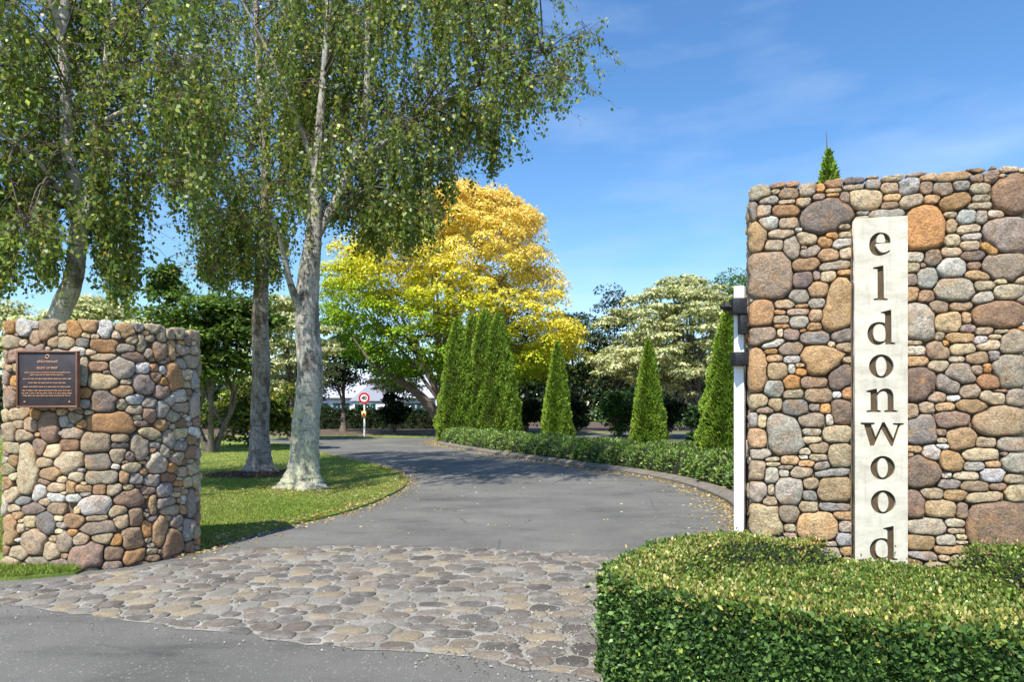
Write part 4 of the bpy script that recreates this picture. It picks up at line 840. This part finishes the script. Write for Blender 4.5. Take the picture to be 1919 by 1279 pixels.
vt('big tiered cream-leaved tree left of the white gate', GX(1310, 36), 36.0, [(533, 1230, 1330), (550, 1180, 1400), (580, 1130, 1410), (615, 1145, 1420), (650, 1115, 1420), (672, 1105, 1330), (690, 1180, 1420), (712, 1190, 1300)], 2.4, .22, 125)
vt('cream-leaved tiered tree seen between the two upright birch trunks', GX(545, 34), 34.0, [(572, 490, 570), (605, 470, 625), (640, 455, 640), (675, 480, 625), (715, 490, 600)], 2.2, .16, 105)
vt('cream-leaved tree showing over the top of the plaque wall', GX(170, 30), 30.0, [(572, 130, 240), (590, 60, 275), (615, 50, 290), (660, 40, 300)], 2.2, .16, 95)
vt('cream-leaved tree at the far left edge behind the plaque wall', GX(-20, 31), 31.0, [(578, -60, 40), (600, -90, 60), (640, -90, 60)], 2.2, .16, 80)
vt('small pale-leaved tree in front of the white house', GX(735, 47), 47.0, [(690, 690, 790), (712, 680, 800), (728, 700, 780)], 2.0, .12, 60)

# green multi-stem tree and yellow bush by the plaque wall
MG = [(0.08, 0.145, 0.025), (0.12, 0.20, 0.035), (0.17, 0.25, 0.05), (0.05, 0.09, 0.02), (0.22, 0.09, 0.03)]
X = GX(396, 24); pads = shell_pads(rt, 95, P(370, 640, 24), (2.15, 1.9, 2.1), .35, (.2, .32))
pads = np.vstack([pads, shell_pads(rt, 14, P(318, 530, 24), (.7, .6, .7), .2, (.4, .6)), shell_pads(rt, 30, P(470, 620, 24.5), (1.4, 1.2, 1.7), .3, (.25, .4))])
tree('multi_stem_tree', 'broad green tree with several pale stems beside the plaque wall', 'tree', X, 24.0, 1.9, .17, pads, rt, 150, .17, MG, (3, 4, 2.5, 2, .12), stems=4, limbs=18)
pads = np.vstack([shell_pads(rt, 55, P(455, 775, 28), (1.7, 1.3, 1.45), .3, (.2, .34)), shell_pads(rt, 25, P(520, 770, 28.5), (1.0, .9, 1.4), .3, (.25, .4))])
tree('spotted_laurel_bush', 'yellow-spotted green bush behind the brown-trunked birch', 'bush', GX(470, 28), 28.0, .6, .08, pads, rt, 130, .16, [(0.10, 0.15, 0.025), (0.18, 0.22, 0.03), (0.42, 0.36, 0.04), (0.06, 0.10, 0.02)], (3, 2, 1.6, 2), stems=4, limbs=6)
# dark trees and shrubs on the far side
def dark_tree(label, x, D, y0, y1, w, rng, np_, per, pal=DARK, wts=(3, 3, 2, 2), th=None, name='evergreen_tree', cat='tree', group='dark trees beyond the drive', size=.2, stems=1, bot=None):
    X = GX(x, D); c = P(x, (y0 + y1) / 2, D); rz = (y1 - y0) / 2 * D / F; rx = w / 2 * D / F
    tree(name, label, cat, X, D, th or max(.5, c[2] - rz + .4), .10 + .018 * c[2], shell_pads(rng, np_, c, (rx, rx, rz), .35, (.24, .4)), rng, per, size, pal, wts, group, stems=stems, limbs=8)
rd = np.random.default_rng(91)
dark_tree('dark round-headed tree behind the speed sign', 643, 47, 618, 752, 120, rd, 60, 130)
dark_tree('dark shrub in front of the boundary hedge near the speed sign', 738, 46, 735, 806, 60, rd, 28, 110, name='dark_shrub', cat='shrub', th=.6, stems=3)
dark_tree('tall dark tree behind the golden tree, beside the rightmost clump conifer', 985, 49, 560, 760, 170, rd, 70, 130)
dark_tree('dark evergreen just right of the golden tree', 1078, 50, 558, 770, 110, rd, 60, 130, [(0.03, 0.06, 0.015), (0.05, 0.085, 0.02), (0.07, 0.11, 0.03), (0.02, 0.04, 0.012)])
dark_tree('glossy dark magnolia between the golden tree and the cream tree', 1155, 47, 530, 760, 120, rd, 60, 130, [(0.02, 0.045, 0.014), (0.035, 0.06, 0.02), (0.10, 0.06, 0.03), (0.05, 0.09, 0.03)])
dark_tree('dark tree behind the big cream-leaved tree', 1275, 50, 560, 800, 170, rd, 70, 120)
dark_tree('leafy green tree top rising behind the white gate', 1385, 52, 490, 700, 170, rd, 70, 150, [(0.06, 0.13, 0.02), (0.10, 0.18, 0.03), (0.14, 0.23, 0.04)], (3, 3, 2))
dark_tree('rounded glossy green shrub behind the low hedge', 1162, 40, 724, 818, 92, rd, 45, 160, [(0.04, 0.10, 0.025), (0.06, 0.14, 0.03), (0.03, 0.07, 0.02)], (3, 3, 2), name='round_shrub', cat='shrub', th=.5, size=.15, stems=3)
dark_tree('dark low shrub under the cream-leaved tree', 1250, 38, 745, 822, 95, rd, 35, 130, name='dark_shrub', cat='shrub', th=.5, stems=3)
dark_tree('dark shrub next to the broad conifer by the gate', 1310, 33, 762, 832, 70, rd, 30, 140, [(0.03, 0.075, 0.02), (0.045, 0.10, 0.025), (0.02, 0.05, 0.015)], (3, 3, 2), name='dark_shrub', cat='shrub', th=.5, size=.14, stems=3)
dark_tree('dark shrub under the right side of the golden tree', 1075, 44, 735, 812, 70, rd, 30, 130, name='dark_shrub', cat='shrub', th=.5, stems=3)
dark_tree('dark undergrowth shrub behind the merged conifers', 985, 45, 740, 812, 90, rd, 32, 130, name='dark_shrub', cat='shrub', th=.5, stems=3)
dark_tree('dark tree behind the left edge of the golden tree', 560, 56, 660, 800, 130, rd, 55, 110)
# far wood closing the view
rw = np.random.default_rng(95); nW = 60000
xw = rw.uniform(-90, 90, nW); hw = 6.5 + 1.6 * np.sin(xw * .21) + 1.1 * np.sin(xw * .53 + 1) + .7 * np.sin(xw * 1.3); hw = np.where((xw > -26) & (xw < -9), 2.2, hw)
zw = hw * rw.random(nW) ** .7; yw = 84 + rw.uniform(0, 9, nW) + zw * .35
cW = np.c_[xw, yw, zw + .2]; V, Fq = leaf_quads(cW, rdir(rw, nW), rdir(rw, nW) + [0, -.6, .6], .75, .6)
props(mesh('far_wood', V, Fq, M_LEAF, col=pick(rw, [(0.03, 0.055, 0.02), (0.05, 0.08, 0.025), (0.02, 0.04, 0.015)], nW)), 'dark wood closing the view beyond the garden trees', 'wood', kind='stuff')

# ------------------------------------------------------------------ house
HD = 66.0
house = props(empty('white_house', (GX(690, HD), HD, 0)), 'white house with a pale grey gabled roof beyond the boundary hedge', 'house')
M_ROOF = plain('grey_roof', lin(168, 172, 186), 0.6, var=0.08); M_HWALL = plain('white_render', lin(232, 232, 232), 0.8, var=0.04); M_GREEN = plain('green_frame', lin(40, 96, 86), 0.5); M_GLASS = plain('dark_glass', (0.02, 0.03, 0.035), 0.08)
hx0, hx1 = GX(575, HD), GX(815, HD); hc = (hx0 + hx1) / 2
mesh('wall', *box((hc, HD + 4, 1.35), (hx1 - hx0, 8, 2.7)), M_HWALL, house, origin=(hc, HD + 4, 0))
mesh('roof', [(hx0 - .4, HD - .5, 2.72), (hx1 + .4, HD - .5, 2.72), (hx1 + .4, HD + 8.5, 2.72), (hx0 - .4, HD + 8.5, 2.72), (hx0 + 1.2, HD + 4, 5.4), (hx1 - 1.2, HD + 4, 5.4)], [(0, 1, 5, 4), (1, 2, 5), (2, 3, 4, 5), (3, 0, 4), (3, 2, 1, 0)], M_ROOF, house, origin=(hc, HD, 2.7))
gx_ = GX(705, HD)
mesh('gable', [(gx_ - 2.2, HD - 1.6, 2.4), (gx_ + 2.2, HD - 1.6, 2.4), (gx_, HD - 1.6, 4.3), (gx_ - 2.2, HD + 3, 2.75), (gx_ + 2.2, HD + 3, 2.75), (gx_, HD + 3, 4.6)], [(0, 1, 2), (0, 2, 5, 3), (1, 4, 5, 2)], M_ROOF, house, origin=(gx_, HD, 3))
mesh('porch_wall', *box((gx_, HD - .7, 1.2), (3.8, 1.4, 2.4)), M_HWALL, house, origin=(gx_, HD - .7, 0))
for x_, w_, y_ in ((682, 1.1, -1.42), (700, 1.0, -1.42), (600, 1.6, -.02), (640, 1.6, -.02), (780, 2.4, -.02)):
    c = np.array([GX(x_, HD), HD + y_ - .02, 1.55]); f_ = mesh('window', *box(c, (w_, .08, 1.3)), M_GREEN, house, origin=c)
    for k in (-1, 1): cp = c + np.array([k * w_ * .24, -.045, 0]); mesh('pane', *box(cp, (w_ * .40, .03, 1.1)), M_GLASS, f_, origin=cp)

# ------------------------------------------------------------------ speed sign
SD = 38.0; sx = GX(683.5, SD)
sign = props(empty('speed_sign', (sx, SD, 0)), 'round red and white 40 speed limit sign on a white pole', 'road sign')
M_RED = plain('sign_red', lin(190, 22, 38), 0.4, var=.05); M_BLACK = plain('sign_black', (0.01, 0.01, 0.01), .5); M_YEL = plain('plate_yellow', lin(226, 190, 120), .5); M_OR = plain('plate_orange', lin(190, 90, 50), .5)
V, Fq = tube(np.array([[sx, SD, 0], [sx, SD, 2.45]]), [.055, .055], 10); mesh('pole', V, Fq, M_WHITE, sign, smooth=True, origin=(sx, SD, 0))
def disc(name, r, y, mat, n=32):
    a = np.linspace(0, 2 * np.pi, n, endpoint=False); z0 = 2.19
    V = np.vstack([np.c_[sx + r * np.cos(a), np.full(n, y), z0 + r * np.sin(a)], np.c_[sx + r * np.cos(a), np.full(n, y + .01), z0 + r * np.sin(a)]])
    mesh(name, V, [tuple(range(n)), tuple(range(2 * n - 1, n - 1, -1))] + [(i, i + n, (i + 1) % n + n, (i + 1) % n) for i in range(n)], mat, sign, origin=(sx, y, z0))
disc('red_ring', .31, SD - .085, M_RED); disc('white_face', .205, SD - .098, M_WHITE)
text_mesh('numerals', '40', (sx, SD - .105, 2.19), .27, M_BLACK, sign, .29, bold=.012)
c = np.array([sx - .02, SD - .07, 1.28]); mesh('lower_plate', *box(c, (.25, .02, .36)), M_YEL, sign, origin=c)
a = np.linspace(0, 2 * np.pi, 16, endpoint=False); V = np.c_[sx - .02 + .085 * np.cos(a) * (1 - .35 * np.clip(np.sin(a), 0, 1)), np.full(16, SD - .084), 1.25 + .12 * np.sin(a)]
mesh('plate_emblem', V, [tuple(range(16))], M_OR, sign, origin=c)

# ------------------------------------------------------------------ grass, mulch, leaf litter
def in_many(p): return in_poly(p, LAWN)
rg = np.random.default_rng(101)
u = rg.random(230000); D = 7.05 / (1 - u * (1 - 7.05 / 30)); xx = GX(rg.uniform(-20, 770, len(u)), D); pg = np.c_[xx, D]; pg = pg[in_poly(pg, LAWN)]
back = in_poly(pg, [tuple(p) for p in (LP.p[::10])]); pg = pg[~back]
pf = rg.uniform((-6.2, 5.6), (-3.95, 6.45), (16000, 2)); pf = pf[in_poly(pf, [(-9, 5.55), (-4.95, 5.95), (-4.35, 6.02), (-3.98, 6.22), (-4.0, 6.34), (-4.78, 6.40), (-9, 6.5)])]
pa = np.vstack([pg, pf]); n = len(pa); patch = np.sin(pa[:, 0] * 1.1 + 2) * np.sin(pa[:, 1] * .8) + .5 * np.sin(pa[:, 0] * 2.7 + pa[:, 1] * 1.9)
hgt = np.where(np.arange(n) < len(pg), rg.uniform(.012, .035, n), rg.uniform(.03, .085, n)) * np.interp(pa[:, 1], [6, 30], [1, 1.6]); wdt = .004 * np.interp(pa[:, 1], [6, 30], [1, 3.2])
dirs = unit(rdir(rg, n) * .7 + [0, 0, 1]); cg = pick(rg, [(0.14, 0.22, 0.03), (0.19, 0.27, 0.045), (0.25, 0.30, 0.06)], n, None, .2)
dry = rg.random(n) < np.clip(.32 + .25 * patch, .04, .75) * (np.arange(n) < len(pg)); cg[dry] = pick(rg, [(0.38, 0.34, 0.14), (0.32, 0.31, 0.10)], int(dry.sum()), None, .2)
V, Fq = leaf_quads(np.c_[pa, np.full(n, .03)], dirs, rdir(rg, n), hgt, wdt * 2, .3)
props(mesh('grass', V, Fq, M_GRASS, col=cg), 'short mown grass blades of the lawn and verge', 'grass', kind='stuff')
def mound(name, c, rx, ry, h, label, cat, rng, n):
    root = props(empty(name, (c[0], c[1], .03)), label, cat)
    a = np.linspace(0, 2 * np.pi, 30, endpoint=False); V = [(c[0], c[1], .03 + h)]
    for k in (.5, 1.0):
        w = 1 + .08 * np.sin(3 * a + 1) + .05 * np.sin(7 * a); V += [(c[0] + rx * k * w_ * math.cos(t), c[1] + ry * k * w_ * math.sin(t), .03 + h * (1 - k) * 1.2 + .002) for t, w_ in zip(a, w)]
    Fs = [(0, 1 + i, 1 + (i + 1) % 30) for i in range(30)] + [(1 + i, 31 + i, 31 + (i + 1) % 30, 1 + (i + 1) % 30) for i in range(30)]
    mesh('mulch_bed', V, Fs, M_SOIL, root, origin=(c[0], c[1], .03))
    a = rng.uniform(0, 6.28, n); k = rng.random(n) ** .5; p = np.c_[c[0] + rx * k * np.cos(a), c[1] + ry * k * np.sin(a), .045 + h * (1 - k)]
    V, Fq = leaf_quads(p, rdir(rng, n) * [1, 1, .25], rdir(rng, n) + [0, 0, 1.2], rng.uniform(.04, .11, n), .035)
    o = mesh('bark_chips', V, Fq, M_LEAF, root, col=pick(rng, [(0.14, 0.07, 0.045), (0.09, 0.05, 0.035), (0.2, 0.12, 0.08)], n, None, .25)); o['kind'] = 'stuff'
mound('mulch_ring', G(478, 893), 1.15, .95, .05, 'ring of brown bark mulch round the rough-trunked birch', 'mulch', rg, 1500)
nL = 3200; t = rg.random(nL); kl = np.array(KERB_LINE); idx = (t * (len(kl) - 2)).astype(int); f = (t * (len(kl) - 2) - idx)[:, None]
pk = kl[idx] * (1 - f) + kl[idx + 1] * f; tn = unit(np.gradient(kl, axis=0)); nk = np.stack([-tn[:, 1], tn[:, 0]], 1)[idx]
pk = pk - nk * (.18 + rg.exponential(.16, nL))[:, None]
le = np.array(LAWN_EDGE); idx = rg.integers(4, len(le) - 12, 1800); pe = le[idx] + rg.normal(0, .14, (1800, 2)) + (le[idx + 1] - le[idx]) * rg.random((1800, 1))
ps = np.c_[rg.uniform(-3, 3.2, 420), rg.uniform(7.2, 33, 420)]; pu = np.c_[rg.normal(-3.95, .7, 500), rg.normal(12.7, .5, 500)]; pv = np.c_[rg.uniform(-16, 3, 1500), rg.uniform(37.5, 52, 1500)]
pl_ = np.vstack([pk, pe, ps, pu, pv]); n = len(pl_); zl_ = np.where(in_poly(pl_, LAWN) | (pl_[:, 1] > 37), .05, .006)
V, Fq = leaf_quads(np.c_[pl_, zl_], rdir(rg, n) * [1, 1, .2], rdir(rg, n) * .5 + [0, 0, 1], rg.uniform(.03, .06, n) * np.interp(pl_[:, 1], [8, 40], [1, 1.7]), .035)
props(mesh('fallen_leaves', V, Fq, M_LEAF, col=pick(rg, [(0.42, 0.28, 0.08), (0.50, 0.40, 0.16), (0.30, 0.17, 0.07), (0.55, 0.48, 0.30)], n, None, .2)), 'dry fallen leaves along the kerb and over the drive', 'leaves', kind='stuff')
npb = 4200; pp = np.vstack([np.c_[rg.normal(.35, .42, npb // 2), rg.normal(4.7, .75, npb // 2)], np.c_[rg.uniform(-4.5, 1.5, npb // 2), rg.uniform(3.9, 7.6, npb // 2)]]); pp = pp[in_poly(pp, [(-5, 5.2), (-3.3, 6.9), (-2.7, 7.8), (1.2, 7.2), (1.0, 4.8), (.55, 4.0), (.5, 3.6), (-1, 4.1)])]; n = len(pp)
tet = np.array([[1, 0, 0], [-.5, .87, 0], [-.5, -.87, 0], [0, 0, 1.1]]); sz = rg.uniform(.004, .011, n); ro = rg.uniform(0, 6.28, n)
tx = np.stack([np.cos(ro)[:, None] * tet[:, 0] - np.sin(ro)[:, None] * tet[:, 1], np.sin(ro)[:, None] * tet[:, 0] + np.cos(ro)[:, None] * tet[:, 1], np.tile(tet[:, 2], (n, 1))], -1) * sz[:, None, None] + np.c_[pp, np.full(n, .009)][:, None]
Ft = np.array([[0, 1, 3], [1, 2, 3], [2, 0, 3]]); Fp = (Ft[None] + 4 * np.arange(n)[:, None, None]).reshape(-1, 3)
props(mesh('gravel', tx.reshape(-1, 3), Fp, M_COBBLE, col=np.repeat(pick(rg, [lin(120, 116, 112), lin(84, 80, 78), lin(170, 164, 154)], n), 3, 0)), 'loose grit scattered over the cobbles', 'gravel', kind='stuff')
